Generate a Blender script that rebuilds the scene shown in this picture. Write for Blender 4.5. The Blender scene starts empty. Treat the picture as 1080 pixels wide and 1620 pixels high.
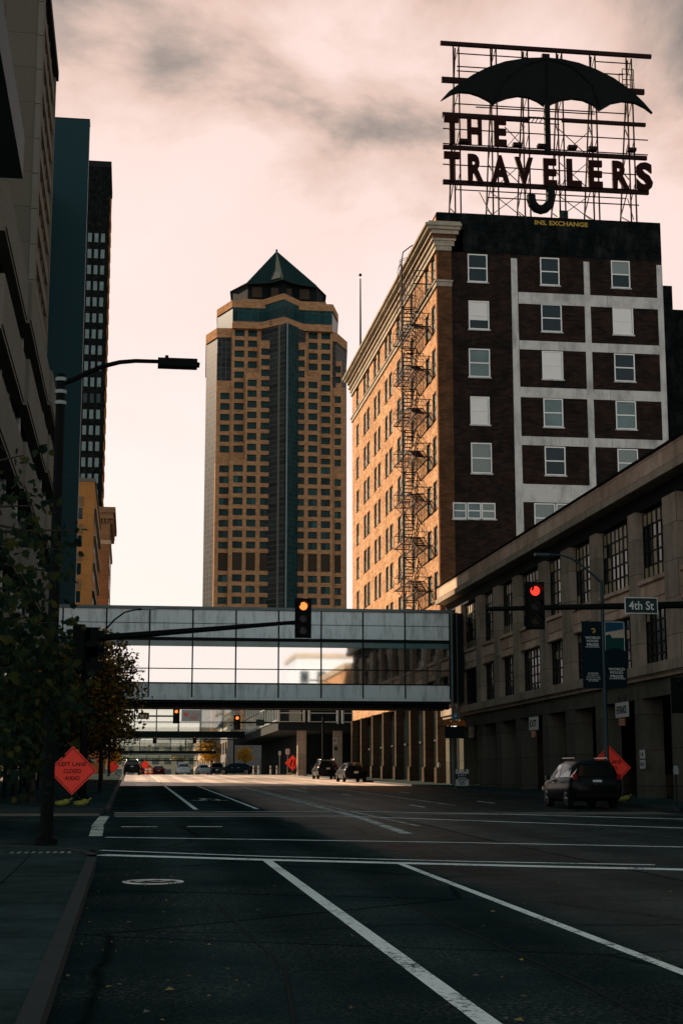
import bpy, math, random
from mathutils import Vector, Matrix
R = random.Random(7)
PI = math.pi
S = bpy.context.scene
COL = S.collection
EXPO = 1.2
SUN_AZ = math.radians(40)     # from the street axis towards the left
SUN_EL = math.radians(25)

# ------------------------------------------------------------------ camera survey
CF = 2420.0
CYAW = math.atan(335 / math.hypot(2420, 426)); CP = math.atan(426 / 2420); CH = 1.7
FW = (math.sin(CYAW)*math.cos(CP), math.cos(CYAW)*math.cos(CP), math.sin(CP))
RT = (math.cos(CYAW), -math.sin(CYAW), 0.0)
UP = (RT[1]*FW[2]-RT[2]*FW[1], RT[2]*FW[0]-RT[0]*FW[2], RT[0]*FW[1]-RT[1]*FW[0])
def ray(x, y): return tuple(FW[i]*CF + RT[i]*(x-540) + UP[i]*(810-y) for i in range(3))
def fX(x, y, X):
    d = ray(x, y); t = X/d[0]; return (X, d[1]*t, CH+d[2]*t)
def fY(x, y, Y):
    d = ray(x, y); t = Y/d[1]; return (d[0]*t, Y, CH+d[2]*t)
def zg(Y):
    g = 0.0136
    if Y < 165: return g*Y
    if Y > 205: return g*185
    t = (Y-165); return g*165 + g*t - g*t*t/80
# ------------------------------------------------------------------ materials
MATS = {}
def lin(c): return tuple(((v/12.92) if v <= .04045 else ((v+.055)/1.055)**2.4) for v in c)
class NT:
    def __init__(s, name):
        s.m = bpy.data.materials.new(name); s.m.use_nodes = True; s.t = s.m.node_tree
        s.b = s.t.nodes['Principled BSDF']; s.o = s.t.nodes['Material Output']
    def n(s, typ, **kw):
        nd = s.t.nodes.new(typ)
        for k, v in kw.items():
            if k.startswith('i_'): nd.inputs[k[2:].replace('_', ' ')].default_value = v
            else: setattr(nd, k, v)
        return nd
    def l(s, a, b): s.t.links.new(a, b)
    def coord(s): return s.n('ShaderNodeTexCoord').outputs['Object']
    def wallco(s, sx=1, sz=1):
        c = s.n('ShaderNodeSeparateXYZ'); s.l(s.n('ShaderNodeNewGeometry').outputs['Position'], c.inputs[0])
        a = s.n('ShaderNodeMath', operation='ADD'); s.l(c.outputs[0], a.inputs[0]); s.l(c.outputs[1], a.inputs[1])
        k = s.n('ShaderNodeCombineXYZ'); s.l(a.outputs[0], k.inputs[0]); s.l(c.outputs[2], k.inputs[1])
        return k.outputs[0]
    def pos(s): return s.n('ShaderNodeNewGeometry').outputs['Position']
    def noise(s, scale, detail=4, rough=.6, vec=None, dist=0):
        nd = s.n('ShaderNodeTexNoise'); nd.inputs['Scale'].default_value = scale; nd.inputs['Detail'].default_value = detail
        nd.inputs['Roughness'].default_value = rough; nd.inputs['Distortion'].default_value = dist
        s.l(vec if vec is not None else s.pos(), nd.inputs['Vector']); return nd.outputs['Fac']
    def ramp(s, fac, stops):
        r = s.n('ShaderNodeValToRGB'); s.l(fac, r.inputs[0]); e = r.color_ramp.elements
        while len(e) < len(stops): e.new(.5)
        for el, (p, c) in zip(e, stops): el.position = p; el.color = (*c, 1) if len(c) == 3 else c
        return r.outputs[0]
    def mix(s, fac, a, b, mode='MIX'):
        m = s.n('ShaderNodeMix', data_type='RGBA', blend_type=mode)
        if isinstance(fac, (int, float)): m.inputs[0].default_value = fac
        else: s.l(fac, m.inputs[0])
        for i, v in ((6, a), (7, b)):
            if isinstance(v, tuple): m.inputs[i].default_value = (*v, 1)
            else: s.l(v, m.inputs[i])
        return m.outputs[2]
    def bump(s, h, strength=.3, dist=.02):
        b = s.n('ShaderNodeBump'); b.inputs['Strength'].default_value = strength; b.inputs['Distance'].default_value = dist
        s.l(h, b.inputs['Height']); s.l(b.outputs[0], s.b.inputs['Normal'])
    def scale(s, v, sc):
        m = s.n('ShaderNodeMapping'); m.inputs['Scale'].default_value = sc; s.l(v, m.inputs[0]); return m.outputs[0]
    def set(s, col=None, rough=None, metal=None, spec=None):
        if col is not None:
            if isinstance(col, tuple): s.b.inputs['Base Color'].default_value = (*col, 1)
            else: s.l(col, s.b.inputs['Base Color'])
        if rough is not None:
            if isinstance(rough, (int, float)): s.b.inputs['Roughness'].default_value = rough
            else: s.l(rough, s.b.inputs['Roughness'])
        if metal is not None: s.b.inputs['Metallic'].default_value = metal
        if spec is not None: s.b.inputs['Specular IOR Level'].default_value = spec
        return s
def M(name): return MATS[name]
def plain(name, c, rough=.6, metal=0, var=.25, sc=3.0, spec=.03):
    t = NT(name); f = t.noise(sc, 5, .65)
    t.set(t.mix(f, tuple(v*(1-var) for v in c), tuple(min(1, v*(1+var)) for v in c)), rough, metal, spec); MATS[name] = t.m
def brick(name, c1, c2, mortar, bw=.42, bh=.14, stain=.5, stc=(.02, .02, .02), ms=.012, rough=.85, stsc=.35):
    t = NT(name); v = t.wallco(); b = t.n('ShaderNodeTexBrick')
    t.l(v, b.inputs['Vector']); b.inputs['Scale'].default_value = 1
    b.inputs['Brick Width'].default_value = bw; b.inputs['Row Height'].default_value = bh; b.inputs['Mortar Size'].default_value = ms
    b.inputs['Color1'].default_value = (*c1, 1); b.inputs['Color2'].default_value = (*c2, 1); b.inputs['Mortar'].default_value = (*mortar, 1)
    b.inputs['Bias'].default_value = 0.0
    n1 = t.noise(stsc, 6, .7); n2 = t.noise(2.2, 4, .7, t.scale(t.pos(), (1, 1, .35)))
    mm = t.n('ShaderNodeMath', operation='MULTIPLY'); t.l(n1, mm.inputs[0]); t.l(n2, mm.inputs[1])
    f = t.ramp(mm.outputs[0], [(.22, (0, 0, 0)), (.42, (1, 1, 1))])
    fm = t.n('ShaderNodeMath', operation='MULTIPLY'); t.l(f, fm.inputs[0]); fm.inputs[1].default_value = stain
    big = t.ramp(t.noise(.9, 3, .6), [(.3, (.75, .75, .75)), (.7, (1.2, 1.2, 1.2))])
    c = t.mix(1.0, b.outputs[0], big, 'MULTIPLY')
    t.set(t.mix(fm.outputs[0], c, stc), rough, 0, .0); t.bump(b.outputs['Fac'], -.4, .02); MATS[name] = t.m
def stone(name, c, joint=(2.2, 1.1), var=.35, stain=.6, stc=(.03, .04, .03), rough=.8, tint=None):
    t = NT(name); v = t.wallco(); b = t.n('ShaderNodeTexBrick'); t.l(v, b.inputs['Vector']); b.inputs['Scale'].default_value = 1
    b.inputs['Brick Width'].default_value = joint[0]; b.inputs['Row Height'].default_value = joint[1]; b.inputs['Mortar Size'].default_value = .015
    c2 = tint or tuple(x*(1-var) for x in c)
    b.inputs['Color1'].default_value = (*c, 1); b.inputs['Color2'].default_value = (*c2, 1); b.inputs['Mortar'].default_value = (*[x*.3 for x in c], 1)
    streak = t.noise(1.6, 6, .7, t.scale(t.pos(), (1, 1, .18)))
    blot = t.noise(.5, 5, .7)
    a = t.n('ShaderNodeMath', operation='MULTIPLY'); t.l(streak, a.inputs[0]); t.l(blot, a.inputs[1])
    f = t.ramp(a.outputs[0], [(.2, (0, 0, 0)), (.45, (1, 1, 1))])
    fm = t.n('ShaderNodeMath', operation='MULTIPLY'); t.l(f, fm.inputs[0]); fm.inputs[1].default_value = stain
    grain = t.ramp(t.noise(14, 4, .7), [(.3, (.82, .82, .82)), (.7, (1.15, 1.15, 1.15))])
    t.set(t.mix(fm.outputs[0], t.mix(1.0, b.outputs[0], grain, 'MULTIPLY'), stc), rough, 0, .0); MATS[name] = t.m
def glass(name, c=(.012, .03, .03), rough=.06, spec=.8, grid=None, line=(.03, .04, .04), lw=.05, var=.5, vsc=.7, isl=None):
    t = NT(name); f = t.noise(vsc, 2, .5)
    col = t.mix(f, tuple(x*(1-var) for x in c), tuple(x*(1+var) for x in c)); r = None
    if grid:
        v = t.wallco(); b = t.n('ShaderNodeTexBrick', offset=0.0); t.l(v, b.inputs['Vector']); b.inputs['Scale'].default_value = 1
        b.inputs['Brick Width'].default_value = grid[0]; b.inputs['Row Height'].default_value = grid[1]; b.inputs['Mortar Size'].default_value = lw
        b.inputs['Color1'].default_value = (.6, .6, .6, 1); b.inputs['Color2'].default_value = (1.25, 1.25, 1.25, 1); b.inputs['Mortar'].default_value = (1, 1, 1, 1)
        col = t.mix(1.0, col, b.outputs[0], 'MULTIPLY'); col = t.mix(b.outputs['Fac'], col, line)
    if isl: col = t.mix(1., col, t.ramp(t.n('ShaderNodeNewGeometry').outputs['Random Per Island'], isl), 'MULTIPLY')
    t.set(col, rough, 0, spec); MATS[name] = t.m
def emit(name, c, st):
    t = NT(name); t.set(tuple(x*.4 for x in c), .3); t.b.inputs['Emission Color'].default_value = (*c, 1); t.b.inputs['Emission Strength'].default_value = st; MATS[name] = t.m

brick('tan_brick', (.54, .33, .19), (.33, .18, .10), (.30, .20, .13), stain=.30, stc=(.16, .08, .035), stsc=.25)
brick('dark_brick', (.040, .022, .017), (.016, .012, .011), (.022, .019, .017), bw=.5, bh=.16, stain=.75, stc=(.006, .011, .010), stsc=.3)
brick('brown_brick', (.15, .065, .03), (.085, .04, .022), (.06, .045, .03), bw=.45, bh=.15, stain=.5, stc=(.03, .02, .015), stsc=.6)
brick('tarred_brick', (.007, .010, .010), (.004, .006, .006), (.006, .007, .007), bw=.5, bh=.16, stain=.35, stc=(.05, .05, .045), stsc=.7)
stone('pale_stone', (.42, .36, .28), (1.6, .6), .15, .5)
stone('warm_stone', (.62, .45, .34), (2.4, .62), .4, .55, (.045, .05, .035), tint=(.40, .27, .20))
stone('dull_stone', (.085, .065, .046), (1.4, .5), .2, .6, (.03, .026, .02))
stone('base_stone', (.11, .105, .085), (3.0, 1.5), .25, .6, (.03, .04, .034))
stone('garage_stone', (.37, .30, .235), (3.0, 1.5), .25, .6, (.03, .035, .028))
stone('precast', (.145, .135, .115), (30, 30), .1, .5, (.10, .085, .07))
stone('panel_wall', (.105, .098, .078), (4.4, 2.2), .12, .45, (.10, .09, .07))
stone('concrete', (.60, .58, .55), (40, 40), .1, .95, (.20, .195, .185))
stone('tower_brick', (.44, .24, .122), (1.2, .6), .32, .3, (.17, .09, .045))
stone('orange_stone', (.42, .19, .06), (3, 2.2), .12, .4, (.22, .10, .035))
stone('ornate_stone', (.24, .14, .075), (1.4, .7), .2, .4, (.12, .08, .05))
stone('white_wall', (.50, .60, .74), (4, 3), .08, .2, (.4, .46, .52))
stone('cream_stone', (.80, .68, .46), (4, 3), .1, .2, (.5, .4, .25))
stone('grey_wall', (.20, .20, .195), (3, 2), .15, .5, (.08, .08, .075))
plain('dark_metal', (.010, .013, .013), .6, 0, spec=.06)
plain('sign_steel', (.020, .010, .009), .7, 0, .4, spec=.06)
plain('letter_paint', (.020, .006, .005), .6, 0, .4, 2, .04)
plain('canopy_paint', (.006, .008, .0075), .6, 0, .3, 1, .04)
plain('teal_paint', (.010, .032, .038), .45, 0, spec=.3)
plain('black_paint', (.004, .005, .0055), .6, spec=.04)
plain('white_paint', (.62, .62, .60), .5, 0, .12)
plain('window_white', (.80, .79, .77), .5, 0, .06)
plain('blind_white', (.80, .77, .74), .7, 0, .05, 1.5)
plain('blind_grey', (.24, .27, .26), .7, 0, .15, 1.5)
plain('louvre_dark', (.045, .035, .025), .7)
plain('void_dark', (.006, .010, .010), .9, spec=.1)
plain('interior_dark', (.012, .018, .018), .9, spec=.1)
plain('roof_green', (.012, .026, .024), .6, 0, .3, .4)
plain('roof_grey', (.05, .055, .052), .6, 0, .3, .4)
plain('pipe_grey', (.13, .17, .17), .5, .4)
plain('galv', (.20, .24, .24), .5, .5)
plain('rubber', (.006, .007, .007), .9, spec=.1)
plain('chrome', (.5, .5, .5), .2, 1)
plain('gold_paint', (.42, .27, .05), .5)
plain('bark', (.045, .036, .03), .9, 0, .5, 9)
plain('plate_white', (.45, .48, .47), .5)
plain('sign_green', (.008, .05, .045), .4)
plain('sign_grey', (.016, .03, .03), .45)
plain('banner_navy', (.004, .014, .019), .6, 0, .4, 1.2)
plain('amber_cloth', (.34, .10, .02), .6)
plain('sandbag', (.20, .20, .045), .8, 0, .4, 8)
plain('granite', (.22, .22, .22), .6, 0, .6, 25)
plain('barrel_orange', (.60, .10, .02), .5)
plain('rail_white', (.40, .42, .41), .5, .2)
plain('soft_grey', (.36, .37, .36), .6)
plain('heart_red', (.60, .14, .12), .5)
t = NT('sign_orange'); t.set((.95, .055, .032), .5, 0, .25); MATS['sign_orange'] = t.m
glass('window_glass', (.004, .018, .024), .06, .22)
glass('dark_glass', (.003, .007, .008), .15, .15)
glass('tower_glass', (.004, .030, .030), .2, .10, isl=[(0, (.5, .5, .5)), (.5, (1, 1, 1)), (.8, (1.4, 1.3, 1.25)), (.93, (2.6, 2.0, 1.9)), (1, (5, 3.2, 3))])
glass('curtain_wall', (.026, .032, .033), .45, .03, (1.55, 3.98/2), (.10, .10, .09), .07)
glass('curtain_dark', (.006, .030, .030), .4, .03, (1.55, 3.98/2), (.03, .06, .058), .07)
glass('band_glass', (.006, .038, .042), .3, .06, (2.6, 4.0), (.05, .055, .05), .08)
glass('ceiling_view_glass', (.10, .20, .195), .15, .5)
glass('light_pane', (.11, .17, .17), .25, .3, isl=[(0, (.35, .4, .42)), (.4, (.8, .85, .85)), (1, (1.5, 1.3, 1.25))])
glass('car_glass', (.003, .007, .008), .05, .25)
glass('frosted', (.30, .25, .15), .45, .4, None, var=.7, vsc=1.4)
emit('lamp_amber', (1, .17, .03), 1.0)
emit('lamp_red', (1, .03, .015), .75)
emit('tail_red', (1, .08, .12), .5)
emit('lamp_white', (.9, .95, .8), .8)
emit('lamp_orange', (1, .3, .05), .6)
for nm, c in (('car_black', (.003, .004, .0045)), ('car_navy', (.006, .012, .017)), ('car_white', (.6, .6, .6)), ('car_red', (.16, .008, .008))):
    t = NT(nm); t.set(c, .25, .0, .08); t.b.inputs['Coat Weight'].default_value = .03; t.b.inputs['Coat Roughness'].default_value = .05; MATS[nm] = t.m
# mirror-like bridge glazing
t = NT('bridge_glass')
g = t.n('ShaderNodeBsdfGlossy'); g.inputs['Roughness'].default_value = .03; g.inputs['Color'].default_value = (.98, .98, .97, 1)
tr = t.n('ShaderNodeBsdfTransparent'); tr.inputs['Color'].default_value = (.40, .55, .53, 1)
mx = t.n('ShaderNodeMixShader'); mx.inputs[0].default_value = .87; t.l(tr.outputs[0], mx.inputs[1]); t.l(g.outputs[0], mx.inputs[2]); t.l(mx.outputs[0], t.o.inputs[0]); MATS['bridge_glass'] = t.m
# clear glazing of the far bridges
t = NT('clear_glass')
g = t.n('ShaderNodeBsdfGlossy'); g.inputs['Roughness'].default_value = .02
tr = t.n('ShaderNodeBsdfTransparent'); tr.inputs['Color'].default_value = (.93, .95, .92, 1)
mx = t.n('ShaderNodeMixShader'); mx.inputs[0].default_value = .15; t.l(tr.outputs[0], mx.inputs[1]); t.l(g.outputs[0], mx.inputs[2]); t.l(mx.outputs[0], t.o.inputs[0]); MATS['clear_glass'] = t.m
# bridge panels: brushed grey-green metal with run-off stains
t = NT('bridge_panel'); st = t.noise(2.3, 5, .7, t.scale(t.pos(), (1, 1, .22))); bl = t.noise(.35, 4, .6)
c = t.mix(bl, (.70, .78, .78), (.90, .92, .91)); f = t.ramp(st, [(.48, (0, 0, 0)), (.72, (.7, .7, .7))])
t.set(t.mix(f, c, (.26, .29, .285)), .5, 0, .4); MATS['bridge_panel'] = t.m
# dark horizontal siding of the slab tower
t = NT('slab_siding'); w = t.n('ShaderNodeTexWave', wave_type='BANDS', bands_direction='Z'); w.inputs['Scale'].default_value = .62; w.inputs['Distortion'].default_value = .0
t.l(t.pos(), w.inputs['Vector']); sc = t.ramp(w.outputs[0], [(.0, (.78, .78, .78)), (.12, (1, 1, 1))])
c = t.mix(t.noise(.06, 3, .5), (.0022, .023, .030), (.004, .038, .047)); t.set(t.mix(1., c, sc, 'MULTIPLY'), .6, 0, .2); MATS['slab_siding'] = t.m
# asphalt
def asphalt(name, a, b, crack=True, rough=(.5, .72), spec=.12, lanes=False):
    t = NT(name); p = t.pos()
    fine = t.noise(38, 5, .75); mid = t.noise(1.3, 6, .7); big = t.noise(.16, 4, .6, t.scale(p, (1, .35, 1)))
    c = t.mix(mid, a, b); c = t.mix(1., c, t.ramp(big, [(.3, (.5, .52, .52)), (.7, (1.7, 1.62, 1.55))]), 'MULTIPLY')
    c = t.mix(1., c, t.ramp(fine, [(.3, (.45, .45, .45)), (.60, (1.1, 1.1, 1.1)), (.72, (3.2, 3.1, 3.0))]), 'MULTIPLY')
    if lanes:
        sp = t.ramp(t.noise(26, 5, .8), [(.50, (0, 0, 0)), (.66, (1, 1, 1))]); pa = t.ramp(t.noise(.40, 4, .62), [(.42, (.06, .06, .06)), (.60, (1., 1., 1.))])
        c = t.mix(t.mix(1., sp, pa, 'MULTIPLY'), c, (.115, .11, .10))
    if crack:
        v = t.n('ShaderNodeTexVoronoi', feature='DISTANCE_TO_EDGE'); v.inputs['Scale'].default_value = .22
        d = t.n('ShaderNodeMixRGB'); d.inputs[0].default_value = .12
        nz = t.n('ShaderNodeTexNoise'); nz.inputs['Scale'].default_value = 1.2; t.l(p, nz.inputs['Vector'])
        t.l(p, d.inputs[1]); t.l(nz.outputs['Color'], d.inputs[2]); t.l(d.outputs[0], v.inputs['Vector'])
        c = t.mix(t.ramp(v.outputs['Distance'], [(.0, (.8, .8, .8)), (.012, (0, 0, 0))]), c, tuple(x*.35 for x in a))
        tl = t.n('ShaderNodeSeparateXYZ'); t.l(p, tl.inputs[0]); wv = t.n('ShaderNodeTexWave', wave_type='BANDS', bands_direction='X')
        wv.inputs['Scale'].default_value = .17; wv.inputs['Distortion'].default_value = 1.2; wv.inputs['Detail'].default_value = 2; wv.inputs['Detail Scale'].default_value = .12; t.l(p, wv.inputs['Vector'])
        c = t.mix(1., c, t.ramp(wv.outputs[0], [(.2, (.82, .82, .82)), (.8, (1.18, 1.18, 1.18))]), 'MULTIPLY')
    if lanes:
        sx = t.n('ShaderNodeSeparateXYZ'); t.l(p, sx.inputs[0]); wob = t.noise(.35, 4, .6, t.scale(p, (1, .25, 1)))
        ad = t.n('ShaderNodeMath', operation='MULTIPLY_ADD'); t.l(wob, ad.inputs[0]); ad.inputs[1].default_value = 1.4; t.l(sx.outputs[0], ad.inputs[2])
        mr = t.n('ShaderNodeMapRange'); t.l(ad.outputs[0], mr.inputs[0]); mr.inputs[1].default_value = 0; mr.inputs[2].default_value = 20
        sheen = t.ramp(mr.outputs[0], [(.0, (1, 1, 1)), (.22, (1, 1, 1)), (.35, (1.9, 1.5, 1.4)), (.44, (2.6, 1.85, 1.7)), (.50, (1.2, 1.1, 1.05)), (.58, (1.7, 1.35, 1.3)), (.70, (.9, .95, .95)), (.82, (1.3, 1.15, 1.1)), (1, (.8, .9, .9))])  # sheen of the right-hand lanes painted as lighter base colour
        my = t.n('ShaderNodeMapRange', interpolation_type='SMOOTHSTEP'); t.l(sx.outputs[1], my.inputs[0]); my.inputs[1].default_value = 18; my.inputs[2].default_value = 55; my.inputs[3].default_value = .25
        c = t.mix(my.outputs[0], c, t.mix(1., c, sheen, 'MULTIPLY')); spv = t.ramp(mr.outputs[0], [(.0, (0, 0, 0)), (.265, (0, 0, 0)), (.33, (.04,)*3), (.45, (.06,)*3), (.6, (.025,)*3), (1, (.012,)*3)])
    t.set(c, t.ramp(mid, [(.3, (rough[0],)*3), (.7, (rough[1],)*3)]), 0, 0 if lanes else spec)
    if lanes: t.l(spv, t.b.inputs['Specular IOR Level'])
    t.bump(fine, .5, .01); MATS[name] = t.m
asphalt('asphalt', (.012, .021, .022), (.022, .033, .034), rough=(.45, .62), spec=.14, lanes=True)
asphalt('sunlit_asphalt', (.42, .35, .30), (.58, .49, .42), rough=(.35, .5), spec=.4)  # pale colour carries the sun glare of the far road
asphalt('ground_mat', (.04, .042, .04), (.07, .07, .065), False)
t = NT('sidewalk_mat'); v = t.n('ShaderNodeTexBrick', offset=0.0); t.l(t.pos(), v.inputs['Vector']); v.inputs['Scale'].default_value = 1; v.inputs['Brick Width'].default_value = 1.6; v.inputs['Row Height'].default_value = 1.6
v.inputs['Mortar Size'].default_value = .012; v.inputs['Color1'].default_value = (.050, .066, .064, 1); v.inputs['Color2'].default_value = (.036, .050, .049, 1); v.inputs['Mortar'].default_value = (.012, .017, .017, 1)
n1 = t.noise(.8, 6, .7); n2 = t.noise(22, 4, .7)
c = t.mix(1., v.outputs[0], t.ramp(n1, [(.3, (.5, .5, .5)), (.7, (1.25, 1.25, 1.25))]), 'MULTIPLY'); c = t.mix(1., c, t.ramp(n2, [(.3, (.75, .75, .75)), (.7, (1.2, 1.2, 1.2))]), 'MULTIPLY')
t.set(c, .8, 0, .0); MATS['sidewalk_mat'] = t.m
plain('kerb_mat', (.016, .024, .024), .85, 0, .5, 4, .2)
plain('sun_streak_mat', (.16, .13, .11), .8, 0, .35, 6)  # tan of the sun streak on the road, put in as colour
def paint(name, c, wear):
    t = NT(name); f = t.noise(17, 6, .8); f2 = t.noise(1.1, 4, .6)
    a = t.n('ShaderNodeMath', operation='MULTIPLY_ADD'); t.l(f2, a.inputs[0]); a.inputs[1].default_value = .5; t.l(f, a.inputs[2])
    t.set(t.mix(t.ramp(a.outputs[0], [(wear-.05, (0, 0, 0)), (wear+.06, (1, 1, 1))]), c, (.02, .03, .03)), .7, 0, 0); MATS[name] = t.m
paint('line_paint', (.86, .82, .77), .835)
paint('worn_paint', (.62, .56, .50), .79)
def leafmat(name, cols, trans=.35):
    t = NT(name); o = t.n('ShaderNodeNewGeometry').outputs['Random Per Island']
    k = len(cols); c = t.ramp(o, [(i/(k-1), x) for i, x in enumerate(cols)])
    d = t.n('ShaderNodeBsdfTranslucent'); t.l(c, d.inputs[0]); t.set(c, .7, 0, .04)
    m = t.n('ShaderNodeMixShader'); m.inputs[0].default_value = trans; t.l(t.b.outputs[0], m.inputs[1]); t.l(d.outputs[0], m.inputs[2]); t.l(m.outputs[0], t.o.inputs[0]); MATS[name] = t.m
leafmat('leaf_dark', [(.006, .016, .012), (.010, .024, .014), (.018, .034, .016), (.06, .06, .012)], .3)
leafmat('leaf_autumn', [(.010, .022, .012), (.02, .034, .014), (.09, .09, .02), (.34, .17, .03), (.50, .20, .03)], .5)
leafmat('leaf_green', [(.008, .02, .014), (.014, .028, .014), (.025, .034, .014), (.05, .035, .01)])
leafmat('leaf_yellow', [(.55, .32, .03), (.70, .42, .05), (.60, .26, .03), (.75, .52, .10)], .5)
leafmat('leaf_fallen', [(.09, .09, .08), (.12, .10, .06), (.26, .17, .04), (.12, .12, .11), (.18, .07, .03)], .05)

# ------------------------------------------------------------------ mesh builder
_TXT = {}
def text_geo(s, bold=0.0):
    if (s, bold) in _TXT: return _TXT[(s, bold)]
    cu = bpy.data.curves.new('tmp_text', 'FONT'); cu.body = s; cu.offset = bold; cu.resolution_u = 3; cu.fill_mode = 'FRONT'
    o = bpy.data.objects.new('tmp_text', cu); COL.objects.link(o); dg = bpy.context.evaluated_depsgraph_get(); dg.update()
    me = bpy.data.meshes.new_from_object(o.evaluated_get(dg)); vs = [(v.co.x, v.co.y) for v in me.vertices]; fs = [tuple(p.vertices) for p in me.polygons]
    bpy.data.objects.remove(o); bpy.data.curves.remove(cu); bpy.data.meshes.remove(me)
    x0 = min(v[0] for v in vs); x1 = max(v[0] for v in vs); y0 = min(v[1] for v in vs); y1 = max(v[1] for v in vs)
    vs = [((v[0]-x0)/(x1-x0), (v[1]-y0)/(y1-y0)) for v in vs]
    cnt = {}
    for f in fs:
        for i in range(len(f)):
            a, b = f[i], f[(i+1) % len(f)]; cnt[(a, b)] = cnt.get((a, b), 0)+1
    edges = [e for e in cnt if (e[1], e[0]) not in cnt]
    _TXT[(s, bold)] = (vs, fs, edges); return _TXT[(s, bold)]
class MB:
    def __init__(s): s.v = []; s.f = []
    def add(s, vs, fs):
        k = len(s.v); s.v += [tuple(v) for v in vs]; s.f += [tuple(i+k for i in f) for f in fs]; return s
    def box(s, x0, x1, y0, y1, z0, z1):
        if x0 > x1: x0, x1 = x1, x0
        if y0 > y1: y0, y1 = y1, y0
        if z0 > z1: z0, z1 = z1, z0
        return s.add([(x0, y0, z0), (x1, y0, z0), (x1, y1, z0), (x0, y1, z0), (x0, y0, z1), (x1, y0, z1), (x1, y1, z1), (x0, y1, z1)],
                     [(0, 3, 2, 1), (4, 5, 6, 7), (0, 1, 5, 4), (1, 2, 6, 5), (2, 3, 7, 6), (3, 0, 4, 7)])
    def prism(s, pts, z0, z1, top=None):
        """plan polygon (x, y) extruded from z0 to z1; top scales towards a given plan polygon"""
        n = len(pts); tp = top or pts
        a = sum(pts[i][0]*pts[(i+1) % n][1]-pts[(i+1) % n][0]*pts[i][1] for i in range(n))
        if a < 0: pts = pts[::-1]; tp = tp[::-1]
        return s.add([(x, y, z0) for x, y in pts]+[(x, y, z1) for x, y in tp],
                     [tuple(range(n-1, -1, -1)), tuple(range(n, 2*n))]+[(i, (i+1) % n, n+(i+1) % n, n+i) for i in range(n)])
    def slab(s, pts, o, u, w, d):
        """2-D polygon pts in the frame (o, u, w) given thickness d along u x w reversed"""
        o = Vector(o); u = Vector(u); w = Vector(w); nrm = u.cross(w).normalized(); n = len(pts)
        a = sum(pts[i][0]*pts[(i+1) % n][1]-pts[(i+1) % n][0]*pts[i][1] for i in range(n))
        if a < 0: pts = pts[::-1]
        A = [o+u*x+w*y for x, y in pts]; B = [p-nrm*d for p in A]
        return s.add(A+B, [tuple(range(n)), tuple(range(2*n-1, n-1, -1))]+[(i, n+i, n+(i+1) % n, (i+1) % n) for i in range(n)])
    def ring(s, c, u, w, r0, r1, d, n=28, a0=0, a1=2*PI):
        c = Vector(c); u = Vector(u); w = Vector(w); nm = u.cross(w).normalized()
        for i in range(n):
            t0 = a0+(a1-a0)*i/n; t1 = a0+(a1-a0)*(i+1)/n
            q = [c+u*(r*math.cos(t))+w*(r*math.sin(t)) for r, t in ((r0, t0), (r1, t0), (r1, t1), (r0, t1))]
            s.add(q+[p-nm*d for p in q], [(0, 1, 2, 3), (7, 6, 5, 4), (1, 5, 6, 2), (0, 3, 7, 4)])
        return s
    def tube(s, pts, r, n=8, r1=None):
        P = [Vector(p) for p in pts]; m = len(P); k = len(s.v); rr = r if isinstance(r, (list, tuple)) else [r+( (r1 if r1 is not None else r)-r)*i/(m-1) for i in range(m)]
        vs = []; prev = None
        for i in range(m):
            d = (P[min(i+1, m-1)]-P[max(i-1, 0)]).normalized()
            if prev is None: a = d.orthogonal().normalized()
            else: a = (prev-d*prev.dot(d)).normalized() if (prev-d*prev.dot(d)).length > 1e-6 else d.orthogonal().normalized()
            prev = a; b = d.cross(a)
            vs += [P[i]+(a*math.cos(2*PI*j/n)+b*math.sin(2*PI*j/n))*rr[i] for j in range(n)]
        fs = [(i*n+j, i*n+(j+1) % n, (i+1)*n+(j+1) % n, (i+1)*n+j) for i in range(m-1) for j in range(n)]
        fs += [tuple(range(n-1, -1, -1)), tuple((m-1)*n+j for j in range(n))]
        return s.add(vs, fs)
    def bar(s, a, b, w, h=None):
        """square bar between two points"""
        a = Vector(a); b = Vector(b); d = (b-a).normalized(); h = h or w
        x = d.cross(Vector((0, 0, 1)));
        if x.length < 1e-4: x = Vector((1, 0, 0))
        x.normalize(); y = x.cross(d).normalized(); c = [(-1, -1), (1, -1), (1, 1), (-1, 1)]
        vs = [p+x*(i*w/2)+y*(j*h/2) for p in (a, b) for i, j in c]
        return s.add(vs, [(0, 1, 2, 3), (7, 6, 5, 4), (0, 4, 5, 1), (1, 5, 6, 2), (2, 6, 7, 3), (3, 7, 4, 0)])
    def ball(s, c, r, n=10, m=6, sc=(1, 1, 1)):
        vs = [(c[0], c[1], c[2]-r*sc[2])]; 
        for i in range(1, m):
            t = -PI/2+PI*i/m
            vs += [(c[0]+r*sc[0]*math.cos(t)*math.cos(2*PI*j/n), c[1]+r*sc[1]*math.cos(t)*math.sin(2*PI*j/n), c[2]+r*sc[2]*math.sin(t)) for j in range(n)]
        vs.append((c[0], c[1], c[2]+r*sc[2])); fs = [(0, 1+(j+1) % n, 1+j) for j in range(n)]
        for i in range(m-2): fs += [(1+i*n+j, 1+i*n+(j+1) % n, 1+(i+1)*n+(j+1) % n, 1+(i+1)*n+j) for j in range(n)]
        k = 1+(m-2)*n; fs += [(k+j, k+(j+1) % n, len(vs)-1) for j in range(n)]
        return s.add(vs, fs)
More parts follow.
